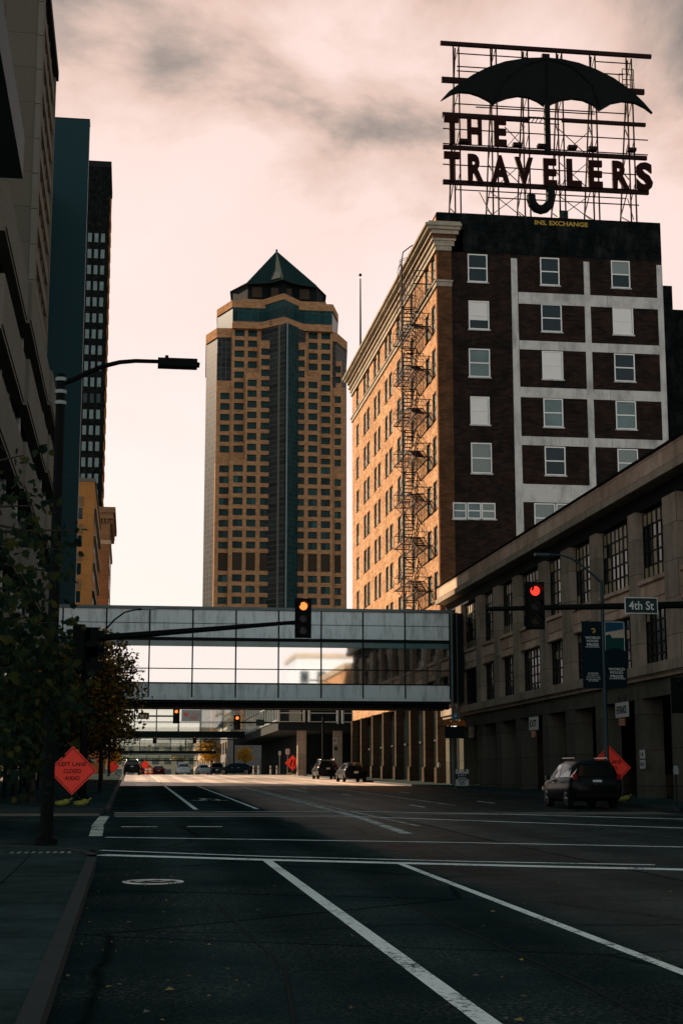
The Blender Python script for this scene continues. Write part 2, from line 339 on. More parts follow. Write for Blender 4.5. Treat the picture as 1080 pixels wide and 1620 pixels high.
    def text(s, txt, o, u, w, W, H, d=.01, bold=.02):
        """lettering fitted to W x H, lower-left corner at o, reading along u, up along w"""
        vs, fs, ed = text_geo(txt, bold); o = Vector(o); u = Vector(u).normalized(); w = Vector(w).normalized(); nm = u.cross(w)
        A = [o+u*(x*W)+w*(y*H) for x, y in vs]; B = [p-nm*d for p in A]; n = len(vs)
        return s.add(A+B, list(fs)+[tuple(n+i for i in f[::-1]) for f in fs]+[(a, n+a, n+b, b) for a, b in ed])
    def build(s, name, mat, parent=None, smooth=False, org=None, flip=False):
        me = bpy.data.meshes.new(name); o = Vector(org) if org is not None else (Vector(parent_org(parent)) if parent else Vector((0, 0, 0)))
        me.from_pydata([(v[0]-o[0], v[1]-o[1], v[2]-o[2]) for v in s.v], [], s.f); me.update()
        ob = bpy.data.objects.new(name, me); COL.objects.link(ob); me.materials.append(M(mat) if isinstance(mat, str) else mat)
        if parent: ob.parent = parent
        if smooth:
            for p in me.polygons: p.use_smooth = True
        return ob
def parent_org(p):
    o = Vector((0, 0, 0))
    while p is not None: o += p.location; p = p.parent
    return o
X3, Y3, Z3 = (1, 0, 0), (0, 1, 0), (0, 0, 1)
NX = (0, -1, 0)                                   # reading direction on a wall that faces the street from the right (-X)
def thing(name, label, cat, loc=(0, 0, 0), group=None, rz=0):
    o = bpy.data.objects.new(name, None); COL.objects.link(o); o.location = loc; o.rotation_euler = (0, 0, rz); o.empty_display_size = .3
    o['label'] = label; o['category'] = cat
    if group: o['group'] = group
    return o
def tag(o, label, cat, group=None):
    o['label'] = label; o['category'] = cat
    if group: o['group'] = group
    return o
def struct(o, kind='structure'): o['kind'] = kind; return o
def copy_tree(o, parent=None):
    c = o.copy(); COL.objects.link(c)
    if parent: c.parent = parent
    for ch in o.children: copy_tree(ch, c)
    return c
def place(o, loc, rz, label, group=None):
    o.location = loc; o.rotation_euler = (0, 0, rz); o['label'] = label
    if group: o['group'] = group
    return o

# ------------------------------------------------------------------ ground, roads, pavements
def ystations(y0, y1, step=4.0):
    n = max(1, int(math.ceil((y1-y0)/step))); return [y0+(y1-y0)*i/n for i in range(n+1)]
def sheet(name, x0, x1, y0, y1, dz, mat, step=4.0):
    b = MB(); ys = ystations(y0, y1, step); vs = []; n = len(ys)
    for y in ys: vs += [(x0, y, zg(y)+dz), (x1, y, zg(y)+dz)]
    b.add(vs, [(2*i, 2*i+1, 2*i+3, 2*i+2) for i in range(n-1)]); return struct(b.build(name, mat))
sheet('ground', -1500, 1500, -300, 3000, -.06, 'ground_mat', 10)
sheet('cross_street', -120, 90, 30.2, 50.6, -.008, 'asphalt', 2)
sheet('road', -.62, 18.45, -40, 700, 0, 'asphalt', 4)
sheet('sunlit_road', -.62, 18.45, 103, 320, .003, 'sunlit_asphalt', 4)  # sunlit stretch of road, brightened by its own lighter colour
def raised(b, xl, xr, y0, y1, top=.13, step=2.0, bot=-.1):
    ys = ystations(y0, y1, step)
    for a, c in zip(ys[:-1], ys[1:]):
        pass
    n = len(ys); vs = []
    for y in ys: vs += [(xl, y, zg(y)+bot), (xr, y, zg(y)+bot), (xr, y, zg(y)+top), (xl, y, zg(y)+top)]
    fs = []
    for i in range(n-1):
        k = 4*i; fs += [(k+3, k+2, k+6, k+7), (k+2, k+1, k+5, k+6), (k, k+3, k+7, k+4)]
    fs += [(0, 1, 2, 3), (4*(n-1)+3, 4*(n-1)+2, 4*(n-1)+1, 4*(n-1))]
    b.add(vs, fs)
b = MB(); raised(b, -40, -.65, -12, 26.0)
# rounded street corner of the near pavement
cx, cy, rr = -4.2, 26.0, 3.55
arc = [(cx+rr*math.cos(a), cy+rr*math.sin(a)) for a in [PI/2*i/12 for i in range(13)]]
pl = arc+[(-40, cy+rr), (-40, cy)]
n = len(pl); vs = [(x, y, zg(y)-.1) for x, y in pl]+[(x, y, zg(y)+.13) for x, y in pl]
b.add(vs, [tuple(range(n, 2*n))]+[(i, (i+1) % n, n+(i+1) % n, n+i) for i in range(n)])
struct(b.build('sidewalk', 'sidewalk_mat'))
b = MB(); raised(b, -40, -.78, 51.2, 330, .13, 3); struct(b.build('sidewalk', 'sidewalk_mat'))
b = MB(); raised(b, 18.62, 60, 51.2, 330, .13, 3); struct(b.build('sidewalk', 'sidewalk_mat'))
b = MB(); raised(b, -.648, -.50, -12, 26.0, .134); raised(b, -.778, -.62, 51.2, 330, .134, 3); raised(b, 18.45, 18.618, 51.2, 330, .134, 3)
raised(b, -40, -.80, 51.0, 51.198, .134, 1)
b.ring((cx, cy, zg(28)+.136), (1, 0, .0), (0, 1, .0136), rr, rr+.15, .22, 14, 0, PI/2)
struct(b.build('kerb', 'kerb_mat'))
def strip(b, pts, w, dz=.006):
    """painted line along ground points (x, y)"""
    for (xa, ya), (xb, yb) in zip(pts[:-1], pts[1:]):
        n = max(1, int(abs(yb-ya)/4)); L = math.hypot(xb-xa, yb-ya); nx, ny = -(yb-ya)/L*w/2, (xb-xa)/L*w/2
        for i in range(n):
            q = []
            for t, sg in ((i/n, 1), (i/n, -1), ((i+1)/n, -1), ((i+1)/n, 1)):
                x = xa+(xb-xa)*t+nx*sg; y = ya+(yb-ya)*t+ny*sg; q.append((x, y, zg(y)+dz))
            nrm = (Vector(q[1])-Vector(q[0])).cross(Vector(q[2])-Vector(q[0]))
            b.add(q, [(0, 1, 2, 3) if nrm.z > 0 else (3, 2, 1, 0)])
b = MB()
strip(b, [(2.36, 2), (2.36, 26.8)], .16); strip(b, [(4.48, 2), (4.48, 25.9)], .12)
strip(b, [(2.30, 54), (2.30, 200)], .16); strip(b, [(4.45, 54.5), (4.45, 200)], .13)
strip(b, [(-.48, 28.55), (2.36, 26.85), (6.69, 24.70), (8.75, 23.75)], .42, .007)
strip(b, [(9.2, 23.5), (17.8, 19.6)], .38, .007)
strip(b, [(-.5, 30.0), (2.4, 27.85), (5.9, 26.0), (8.6, 24.9)], .16)
strip(b, [(-.5, 35.0), (6.5, 32.2), (11, 29.9), (18, 27)], .20)
strip(b, [(-.45, 51.0), (7.1, 52.0)], .26); strip(b, [(-.4, 47.4), (6.5, 47.4)], .22); strip(b, [(6.5, 47.4), (13.8, 38.5), (18.2, 34)], .22)
strip(b, [(7.1, 52.0), (12.2, 48.2), (18.2, 42)], .24)
strip(b, [(-.18, 40.4), (.75, 40.3)], .26); strip(b, [(1.5, 40.3), (2.4, 40.2)], .26)
for k in range(6):
    y = 56+k*19; strip(b, [(10.7, y), (10.7, y+3.2)], .12); strip(b, [(14.5, y+5), (14.5, y+8.2)], .12)
# cyclist symbol beyond the crossing
for (x, y) in ((2.95, 66), (3.8, 66)): b.ring((x, y, zg(y)+.008), X3, Y3, .22, .36, .001, 16)
strip(b, [(2.95, 66), (3.3, 67.8), (3.75, 67.8), (3.8, 66)], .14, .008); strip(b, [(3.3, 67.8), (3.1, 69.3)], .16, .008); strip(b, [(3.1, 69.3), (3.6, 69.0)], .2, .008)
struct(b.build('road_markings', 'line_paint'))
b = MB(); strip(b, [(6.45, 36), (6.85, 46), (6.95, 62), (7.0, 98)], .28); strip(b, [(7.5, 40), (7.25, 60), (7.3, 92)], .10); strip(b, [(12.3, 58), (12.3, 96)], .15); strip(b, [(9.4, 82), (9.4, 92)], .3)
struct(b.build('road_markings', 'worn_paint'))
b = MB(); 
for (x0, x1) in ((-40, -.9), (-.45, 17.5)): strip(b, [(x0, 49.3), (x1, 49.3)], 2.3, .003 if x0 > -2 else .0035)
struct(b.build('sun_streak', 'sun_streak_mat'))  # light painted on: a streak of sun across the road as a tan strip
b = MB(); strip(b, [(-.72, 35.4), (-.76, 39.5), (-.80, 41), (-.72, 47.8)], .30, .012); struct(b.build('road_markings', 'worn_paint'))

b = MB(); strip(b, [(7.75, 4), (7.9, 20), (7.7, 33), (7.95, 52), (7.8, 98)], .07, .004); strip(b, [(3.3, 5), (3.5, 12), (3.25, 21)], .035, .004); strip(b, [(-.4, 16.1), (1.2, 15.7), (2.9, 16.3), (5.5, 15.9), (9, 16.6)], .04, .0045); strip(b, [(1.0, 9), (1.3, 13), (1.05, 19)], .03, .004); strip(b, [(12, 24), (11.6, 40), (12.1, 58)], .07, .004); strip(b, [(5.2, 30.5), (9, 33), (13, 36.5), (18, 44)], .06, .0045)
struct(b.build('tar_seams', 'void_dark'))
# sewer cover ringed in paint
mc = (.36, 22.2, zg(22.2)+.010)
th = thing('manhole_cover', 'round iron manhole cover with painted white ring in near left lane', 'manhole cover', mc)
MB().ring(mc, X3, (0, 1, .0136), 0.0, .33, .01, 28).build('lid', 'dark_metal', th)
q = MB().ring((mc[0], mc[1], mc[2]+.004), X3, (0, 1, .0136), .345, .43, .008, 32); q.build('painted_ring', 'line_paint', th)
q = MB(); strip(q, [(.12, 22.05), (.25, 22.35), (.45, 22.1), (.62, 22.38)], .07, .018); q.build('painted_mark', 'line_paint', th)
# leaf litter on the near road
b = MB()
for i in range(190):
    y = R.uniform(7, 30)**1.0; x = R.uniform(-.4, 9) if R.random() < .7 else R.uniform(-.5, .8)
    s = R.uniform(.012, .034)*(1.3 if R.random() < .15 else 1); a = R.uniform(0, PI); c, d = math.cos(a)*s, math.sin(a)*s; z = zg(y)+.012
    b.add([(x-c, y-d, z), (x+d*.6, y-c*.6, z+R.uniform(0, .02)), (x+c, y+d, z+.003), (x-d*.6, y+c*.6, z+R.uniform(0, .02))], [(0, 1, 2, 3)])
struct(b.build('fallen_leaves', 'leaf_fallen'), 'stuff')
# drain grate on the near corner
th = thing('drain_grate', 'dark slotted drain grate set in the near left pavement corner', 'drain', (-1.5, 27.2, zg(27.2)+.13))
q = MB().ring((-1.5, 27.2, zg(27.2)+.137), X3, (0, 1, .0136), .62, .75, .01, 24); q.build('rim', 'kerb_mat', th)
q = MB()
for i in range(9): q.box(-1.98+i*.12, -1.92+i*.12, 26.95, 27.45, zg(27.2)+.131, zg(27.2)+.136+.002*(i % 2))
q.build('slots', 'galv', th)

# ------------------------------------------------------------------ brick office block with the roof sign
FX, YN, YF = 21.5, 105.7, 149.6
XR = 38.65
def Zn(px, py): return fY(px, py, YN)[2]
def Xn(px, py): return fY(px, py, YN)[0]
T1 = thing('brick_office_block', 'tall brick office block with tan street front and white grid painted on its dark side', 'building', (FX, YN, zg(YN)))
ZT = 43.2
BASE = 1.5; ZST = fX(560, 1140, FX)[2]         # top of the glazed shop front
lw = sorted([(675.8, 681.7), (685.8, 691.7), (651.3, 655.8), (629.2, 634.7), (636.7, 642), (609.7, 614.2), (616.3, 621.2), (592, 596.2), (598.3, 602.3), (575.3, 579.7), (580.8, 585), (563.8, 567.8)], reverse=True)
lw = [sorted((fX(a, 830, FX)[1], fX(c, 830, FX)[1])) for a, c in lw]
z0t = fX(682, 413, FX)[2]; PT = 3.32; WHT = 2.15
lrows = [(z0t-WHT+.35 if k == 0 else z0t-k*PT-WHT-.35, z0t if k == 0 else z0t-k*PT-.35) for k in range(10)]
lrows = [r for r in lrows if r[0] > ZST+.3]
def wall_with_holes(b, axis, fixed, thick, u0, u1, z0, z1, us, zs):
    """wall in strips round a regular grid of openings; axis 'X': plane x = fixed running along y"""
    def bx(ua, ub, za, zb):
        if ub-ua < 1e-4 or zb-za < 1e-4: return
        if axis == 'X': b.box(fixed, fixed+thick, ua, ub, za, zb)
        else: b.box(ua, ub, fixed, fixed+thick, za, zb)
    us = sorted(us); zs = sorted(zs); z = z0
    for za, zb in zs:
        bx(u0, u1, z, za); u = u0
        for ua, ub in us: bx(u, ua, za, zb); u = ub
        bx(u, u1, za, zb); z = zb
    bx(u0, u1, z, z1)
b = MB(); wall_with_holes(b, 'X', FX, .45, YN+.002, YF, ZST, ZT-.25, lw, lrows); b.build('street_wall', 'tan_brick', T1)
# front wall (dark brick) with windows
def rect(x0, y0, x1, y1): return (fY(x0, (y0+y1)/2, YN)[0], fY(x1, (y0+y1)/2, YN)[0], fY((x0+x1)/2, y1, YN)[2], fY((x0+x1)/2, y0, YN)[2])
s = .3519
def cr(x0, x1, y0, y1): return rect(700+x0*s, 360+y0*s, 700+x1*s, 360+y1*s)
fw = [cr(112, 200, 120, 245), cr(116, 208, 330, 458), cr(117, 212, 545, 672), cr(124, 210, 760, 886), cr(127, 220, 968, 1105),
      cr(437, 523, 136, 260), cr(442, 534, 345, 469), cr(446, 540, 556, 682), cr(452, 540, 769, 897), cr(458, 551, 985, 1114),
      cr(756, 840, 150, 272), cr(763, 855, 358, 482), cr(770, 862, 568, 692), cr(777, 868, 780, 907), cr(785, 877, 996, 1122),
      cr(45, 106, 1236, 1309), cr(110, 172, 1237, 1309), cr(174, 236, 1238, 1310), cr(411, 506, 1240, 1372), cr(510, 606, 1242, 1374)]
fstate = ['dark', 'half', 'teal', 'white', 'grey', 'dark', 'dark', 'white', 'teal', 'dark', 'topgrey', 'white', 'dark', 'teal', 'grey', 'teal', 'teal', 'grey', 'grey', 'grey']
bars = {}
X1a, X1b = Xn(807.5, 420), Xn(817, 420); X1c = Xn(827, 780)
X2a, X2b = Xn(922, 420), Xn(931, 420); X2c = Xn(942.5, 760)
X3a = Xn(1037, 420)
b = MB(); holes = fw
def cut_wall(b, u0, u1, z0, z1, holes, y0, y1):
    """exact tiling of a wall round arbitrary rectangular holes"""
    us = sorted({u0, u1, *[h[0] for h in holes], *[h[1] for h in holes]}); us = [u for u in us if u0 <= u <= u1]
    for a, c in zip(us[:-1], us[1:]):
        m = (a+c)/2; hs = sorted([(h[2], h[3]) for h in holes if h[0] < m < h[1]]); z = z0
        for p, q in hs:
            if p > z: b.box(a, c, y0, y1, z, min(p, z1))
            z = q
        if z < z1: b.box(a, c, y0, y1, z, z1)
XQ = Xn(716, 600); ZBAND = Zn(880, 406)
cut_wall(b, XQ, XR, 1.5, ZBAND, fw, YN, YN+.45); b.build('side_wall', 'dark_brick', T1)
MB().box(FX-.012, XQ, YN-.012, YN+.44, ZST, Zn(709, 397)).build('corner_pier', 'brown_brick', T1)
q = MB().box(FX-.0, XQ+.9, YN-.0, YN+.3, Zn(705, 355), ZT); q.box(XQ+.9, XR, YN-.03, YN+.45, ZBAND, ZT); q.box(XR-.45, XR, YN+.45, YF, ZBAND, ZT); q.build('parapet', 'tarred_brick', T1)
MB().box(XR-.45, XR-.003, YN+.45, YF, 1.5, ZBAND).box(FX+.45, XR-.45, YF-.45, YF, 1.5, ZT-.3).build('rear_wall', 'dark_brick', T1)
MB().box(FX+.45, XR-.45, YN+.45, YF-.45, ZT-1.4, ZT-1.1).build('roof', 'tarred_brick', T1)
MB().box(FX+3.2, FX+3.4, YN+3, YF-1, 1.5, ZT-1.5).box(FX+.6, XR-1, YN+3.0, YN+3.2, 1.5, ZT-1.5).build('interior_wall', 'interior_dark', T1)
# white painted concrete grid
g = MB(); gy0, gy1 = YN-.05, YN+.0
hz = [(464, 482), (540, 554), (613.5, 629.5), (691, 705), (766.5, 795)]
hz = [(Zn(860, y1), Zn(860, y0)) for y0, y1 in hz]
zb = Zn(815, 880)
ztop = Zn(812, 409)
def taper(xa, xb, xc, ya, yb):
    g.slab([(xa, zb), (xc, zb), (xb, ztop), (xa, ztop)], (0, YN-.05, 0), X3, Z3, .048)
taper(X1a, X1b, X1c, 0, 0); taper(X2a, X2b, X2c, 0, 0); g.box(X3a, XR, gy0, gy1-.002, Zn(1040, 880), ztop)
for za, zc in hz:
    for xa, xb in ((X1c, X2a), (X2c, X3a)): g.box(xa-.06, xb, YN-.044, YN-.003, za, zc)
g.build('painted_frame', 'concrete', T1)
# windows on the side wall: frame > sash rail, pane, blind
def side_window(h, st, i):
    x0, x1, z0, z1 = h; m = (z0+z1)/2; f = .085; b = MB()
    for a in ((x0, x0+f, z0, z1), (x1-f, x1, z0, z1), (x0+f, x1-f, z0, z0+f), (x0+f, x1-f, z1-f, z1)): b.box(a[0], a[1], YN-.02, YN+.12, a[2], a[3])
    b.box(x0+f, x1-f, YN+.01, YN+.11, m-.045, m+.045); w = b.build('window', 'window_white', T1)
    MB().box(x0-.08, x1+.08, YN-.09, YN-.022, z0-.1, z0-.002).build('sill', 'concrete', w)
    MB().box(x0+f, x1-f, YN+.06, YN+.075, z0+f, m-.045).box(x0+f, x1-f, YN+.06, YN+.075, m+.045, z1-f).build('pane', {'teal': 'light_pane'}.get(st, 'window_glass'), w)
    bl = {'white': (z0+f, 'blind_white'), 'grey': (z0+f, 'blind_grey'), 'half': (z0+(z1-z0)*.33, 'blind_white'), 'topgrey': (m, 'blind_grey')}.get(st)
    if bl: MB().box(x0+f+.02, x1-f-.02, YN+.042, YN+.056, bl[0], z1-f).build('blind', bl[1], w)
for i, (h, st) in enumerate(zip(fw, fstate)): side_window(h, st, i)
# street windows
cells = [(y0, y1, z0, z1) for z0, z1 in lrows for y0, y1 in lw]
cells.sort(key=lambda c: c[0]-(c[2]*.02)); rest_f, rest_p = MB(), MB()
def swin(fb, pb, c):
    y0, y1, z0, z1 = c; f = .09; m = (z0+z1)/2; x = FX+.07
    for a in ((y0, y0+f, z0, z1), (y1-f, y1, z0, z1), (y0+f, y1-f, z0, z0+f), (y0+f, y1-f, z1-f, z1), (y0+f, y1-f, m-.04, m+.04)): fb.box(x, x+.12, *a)
    fb.box(FX-.06, FX+.06, y0-.0, y1+.0, z0-.001, z0+.06)
    pb.box(x+.05, x+.06, y0+f, y1-f, z0+f, m-.04); pb.box(x+.07, x+.08, y0+f, y1-f, m+.04, z1-f)
for i, c in enumerate(cells):
    if i < 78:
        fb, pb = MB(), MB(); swin(fb, pb, c); w = fb.build('window', 'sign_steel', T1); pb.build('pane', 'light_pane', w)
    else: swin(rest_f, rest_p, c)
if rest_f.v: w = rest_f.build('window', 'sign_steel', T1); w['kind'] = 'stuff'; rest_p.build('pane', 'light_pane', w)
# cornice and string course wrap the corner
zc0, zc1 = Zn(705, 397), Zn(705, 353)
def course(b, out, za, zb, xret):
    b.box(FX-out, FX+.0-.013, YN-out*.6, YF+out*.6, za, zb); b.box(FX-.013, XQ+xret, YN-out*.6, YN-.014, za, zb)
dz = (zc1-zc0)/7
b = MB(); course(b, .14, zc0, zc0+dz*1.2, .0); course(b, .24, zc0+dz*1.2, zc0+dz*2.4, .2); course(b, .40, zc0+dz*2.4, zc0+dz*2.9, .3)
course(b, .50, zc0+dz*4.0, zc0+dz*5.0, .5); course(b, .78, zc0+dz*5.0, zc0+dz*5.7, .6); course(b, .95, zc0+dz*5.7, zc0+dz*6.4, .7); course(b, .70, zc0+dz*6.4, zc1, .65)
b.build('cornice', 'pale_stone', T1)
b = MB(); course(b, .34, zc0+dz*2.9, zc0+dz*4.0, .35); b.build('cornice_frieze', 'brown_brick', T1)
zs0, zs1 = Zn(700, 453), Zn(700, 443)
b = MB(); course(b, .12, zs0, zs0+(zs1-zs0)*.7, .02); course(b, .2, zs0+(zs1-zs0)*.7, zs1, .08); b.build('string_course', 'pale_stone', T1)
MB().box(FX, FX+.4, YN+.3, YF, ZT-.25, ZT).build('street_parapet', 'brown_brick', T1)
# shop front under the offices
pil = [fX(a, 1180, FX)[1] for a in (558.5, 573, 591, 608, 628, 651, 674, 694)]
for y in pil: MB().box(FX-.15, FX+.5, y-.32, y+.32, zg(y)+.05, ZST-.002).box(FX-.28, FX-.14, y-.42, y+.42, zg(y)+.1, zg(y)+1.2).build('pilaster', 'dull_stone', T1)  # dark stone colour stands in for shade at the foot of the block
MB().box(FX+.9, FX+1.0, YN+1, YF-.6, 1.4, ZST).build('shop_glazing', 'dark_glass', T1)
b = MB()
for y0, y1 in zip(pil[1:], pil[:-1]):
    for k in (1, 2): yy = y0+(y1-y0)*k/3; b.box(FX+.8, FX+.89, yy-.05, yy+.05, zg(yy), ZST-.02)
    b.box(FX+.8, FX+.892, y0+.33, y1-.33, 4.6, 4.75)
b.build('shop_mullions', 'dark_metal', T1)
MB().text('INS. EXCHANGE', (Xn(845, 356), YN-.036, Zn(885, 357.5)), X3, Z3, Xn(929, 354)-Xn(845, 354), .36, .01, .03).build('painted_lettering', 'gold_paint', T1)
# fire escape
FE = MB(); zA = [fX(664, 475, FX)[2]-k*PT for k in range(10)]; zA = [z for z in zA if z > 9]
for sx in (.06, 1.2): FE.box(FX-sx-.05, FX-sx, 114.0, 114.05, 9.5, zc1-.4)
fe = FE.build('fire_escape', 'sign_steel', T1)
for k, z in enumerate(zA):
    b = MB(); zb_ = z-2.2
    for (ya, yb, zz) in ((108.4, 114.4, z), (111.6, 117.8, zb_)):
        for j in range(9): xx = FX-.08-j*.135; b.box(xx-.03, xx, ya, yb, zz-.02, zz)
        b.box(FX-1.25, FX, ya, ya+.07, zz-.09, zz-.021); b.box(FX-1.25, FX, yb-.07, yb, zz-.09, zz-.021); b.box(FX-1.27, FX-1.2, ya, yb, zz-.11, zz-.021)
        for yy in (ya+.2, yb-.2): b.bar((FX, yy, zz-1.1), (FX-1.1, yy, zz-.1), .035)
        b.box(FX-1.27, FX-1.22, ya, yb, zz+.95, zz+.98); b.box(FX-1.25, FX-1.235, ya, yb, zz+.5, zz+.52)
        for j in range(5): yy = ya+(yb-ya)*j/4; b.box(FX-1.26, FX-1.23, yy-.014, yy+.014, zz, zz+.95)
        for yy in (ya, yb-.04): b.box(FX-1.22, FX-.02, yy, yy+.04, zz+.95, zz+1.0); b.box(FX-1.22, FX-.02, yy, yy+.03, zz+.5, zz+.53)
    b.build('platform', 'sign_steel', fe)
    b = MB(); a0 = Vector((FX-.55, 114.0, z)); a1 = Vector((FX-.55, 117.2, zb_))
    for dx in (-.38, .38): b.bar(a0+Vector((dx, 0, 0)), a1+Vector((dx, 0, 0)), .04, .11); b.bar(a0+Vector((dx, 0, .9)), a1+Vector((dx, 0, .9)), .025)
    for j in range(1, 10): p = a0.lerp(a1, j/10); b.box(p.x-.38, p.x+.38, p.y-.12, p.y+.12, p.z-.02, p.z+.02)
    b.build('stair', 'sign_steel', fe); b = MB()
    a0 = Vector((FX-.75, 111.8, zb_)); a1 = Vector((FX-.75, 109.2, z-PT))
    for dx in (-.38, .38): b.bar(a0+Vector((dx, 0, 0)), a1+Vector((dx, 0, 0)), .04, .11); b.bar(a0+Vector((dx, 0, .9)), a1+Vector((dx, 0, .9)), .025)
    for j in range(1, 6): p = a0.lerp(a1, j/6); b.box(p.x-.38, p.x+.38, p.y-.12, p.y+.12, p.z-.02, p.z+.02)
    b.build('stair', 'sign_steel', fe)
b = MB().tube([(FX-1.3, 113.2, 10), (FX-1.3, 113.2, zc1-.4), (FX-1.2, 113.2, zc1+.3), (FX-.6, 113.2, zc1+.8), (FX+.1, 113.2, zc1+1.2)], .05, 6); b.build('standpipe', 'sign_steel', fe)
b = MB()
for dy in (0, .5): b.tube([(FX-1.15, 112.2+dy*8, zA[0]), (FX-1.15, 115.4+dy, zc1-.2), (FX-.9, 115.4+dy, zc1+.5), (FX+.2, 115+dy, zc1+.9)], .022, 5)
for j in range(8): b.box(FX-1.17, FX-1.13, 112.4+j*.28, 116.1 if j > 8 else 115.2, zA[0]+1+j*.42, zA[0]+1.03+j*.42)
b.build('roof_ladder', 'sign_steel', fe)
# flagpole on the roof
px = fX(570, 548, FX+1.2); ft = fX(570, 433, FX+1.2)
th = thing('flagpole', 'thin bare flagpole on the roof edge of the tan brick block', 'flagpole', (FX+1.2, px[1], ZT-1.1))
MB().tube([(FX+1.2, px[1], ZT-1.1), (FX+1.2, px[1], ft[2]-.5)], .14, 8, .07).build('pole', 'dark_metal', th)
MB().ball((FX+1.2, px[1], ft[2]-.1), .17).build('finial', 'dark_metal', th)
# ------------------------------------------------------------------ roof sign
SY = 107.2; zr = ZT-1.1
def P(px, py, Y=SY): q = fY(px, py, Y); return (q[0], q[2])
def C5(x, y): return P(680+x*.3426, 40+y*.3426)
RS = thing('rooftop_sign', 'huge open steel roof sign with an umbrella above two rows of tall letters', 'sign', (P(863, 340)[0], SY, zr))
up = [(45, 357), (80, 318), (130, 280), (190, 240), (260, 205), (340, 178), (440, 162), (530, 160), (600, 167), (680, 185), (760, 215), (840, 255), (920, 312), (975, 365), (1018, 415)]
lo = [(985, 390), (940, 368), (880, 360), (830, 370), (775, 402), (745, 375), (700, 355), (650, 348), (600, 355), (560, 370), (530, 388), (490, 360), (450, 343), (400, 336), (350, 345), (310, 360), (288, 373), (260, 355), (220, 335), (180, 322), (130, 318), (95, 328)]
MB().slab([C5(*q) for q in up+lo], (0, SY-.45, 0), X3, Z3, .35).build('umbrella_canopy', 'canopy_paint', RS)
b = MB()
for pts in ([(530, 165), (535, 386)], [(530, 165), (420, 200), (330, 270), (290, 366)], [(530, 165), (650, 205), (740, 290), (775, 395)]):
    b.tube([(C5(*q)[0], SY-.5, C5(*q)[1]) for q in pts], .07, 6)
b.build('umbrella_rib', 'canopy_paint', RS)
a, c = C5(528, 165), C5(528, 142); MB().box(a[0]-.3, a[0]+.3, SY-.4, SY, a[1]-.2, c[1]).build('umbrella_tip', 'canopy_paint', RS)
a, c = C5(532, 386), C5(541, 606); MB().box(min(a[0], c[0])-.22, max(a[0], c[0])+.14, SY-.55, SY-.2, c[1], a[1]+.4).build('umbrella_shaft', 'canopy_paint', RS)
pts = [(547, 760), (548, 815), (540, 840), (522, 857), (503, 862), (482, 855), (465, 836), (458, 812), (458, 796)]
MB().tube([(C5(*q)[0], SY-.45, C5(*q)[1]) for q in pts], .36, 10).build('umbrella_handle', 'canopy_paint', RS)
def beam(x0, y0, x1, y1, th_, name='beam', dep=.25, yy=SY):
    a, c = P(x0, y0, yy), P(x1, y1, yy); z = (a[1]+c[1])/2; return MB().box(a[0], c[0], yy-dep/2, yy+dep/2, z-th_/2, z+th_/2).build(name, 'sign_steel', RS)
beam(696, 68.5, 1029, 89.5, .30); beam(698, 127, 1018, 145, .42, yy=SY+.4); beam(699, 181, 836, 190, .36); beam(888, 191, 1020, 197, .26)
beam(700, 234, 1022, 249, .30); beam(700, 287.5, 1025, 305, .34)
for (x0, y0, x1, y1) in ((700, 228, 1024, 244), (722, 84, 834, 92), (722, 105, 790, 109), (722, 112, 770, 115), (940, 97, 996, 101), (945, 116, 985, 118), (718, 166, 990, 178), (752, 170, 940, 180), (700, 203, 1024, 222), (700, 262, 1020, 275), (770, 312, 1010, 325), (722, 302, 990, 312), (830, 186, 890, 190), (826, 193, 884, 197)):
    beam(x0, y0, x1, y1, .07, 'rail', .07)
# lattice towers
for px_, top in ((719.5, 70), (779, 71), (829, 76), (884, 80), (937, 84), (995, 90)):
    x = P(px_, 200)[0]; zt = P(px_, top)[1]; b = MB()
    L = [((x-.02, SY+.25), (x-.02, SY+.25)), ((x+.42, SY+.3), (x+.42, SY+.3)), ((x+.2, SY+.6), (x+.2, SY+4.2))]
    for (t_, bo) in L: b.bar((bo[0], bo[1], zr), (t_[0], t_[1], zt), .105)
    n = 9
    for k in range(n):
        f0, f1 = k/n, (k+1)/n; za, zc_ = zr+(zt-zr)*f0, zr+(zt-zr)*f1
        ya, yc = SY+4.2-3.6*f0, SY+4.2-3.6*f1
        if k < 7: b.bar((x, SY+.25, za), (x+.2, yc, zc_), .07) if k % 2 else b.bar((x+.2, ya, za), (x, SY+.25, zc_), .07)
        if k % 2 == 0: b.bar((x, SY+.27, za), (x+.42, SY+.3, zc_), .05)
    b.build('support_tower', 'sign_steel', RS)
b = MB()
for (x0, y0, x1, y1) in ((778, 300, 826, 338), (826, 302, 780, 336), (884, 304, 936, 343), (934, 306, 886, 341), (886, 200, 936, 246), (936, 202, 888, 244), (832, 196, 800, 232), (800, 196, 832, 230), (886, 252, 930, 292), (930, 255, 888, 290), (790, 254, 826, 288), (826, 256, 790, 288), (760, 300, 779, 336), (995, 310, 1005, 344)):
    a, c = P(x0, y0), P(x1, y1); b.bar((a[0], SY+.5, a[1]), (c[0], SY+.5, c[1]), .05)
b.build('cross_brace', 'sign_steel', RS)
b = MB()
for xx in (830, 836, 842, 848, 855): a, c = P(xx, 190), P(xx+6, 186); b.box(a[0], a[0]+.05, SY-.6, SY+.5, a[1]-.03, a[1]+.03)
b.box(P(830, 190)[0], P(884, 190)[0], SY-.65, SY-.58, P(855, 192)[1]-.05, P(855, 192)[1]+.05); b.build('catwalk', 'sign_steel', RS)
b = MB(); a = P(985, 142); c = P(1003, 110)
for xx in (a[0], a[0]+.9): 
    for yy in (SY+.1, SY+.9): b.bar((xx, yy, a[1]), (xx, yy, c[1]), .06)
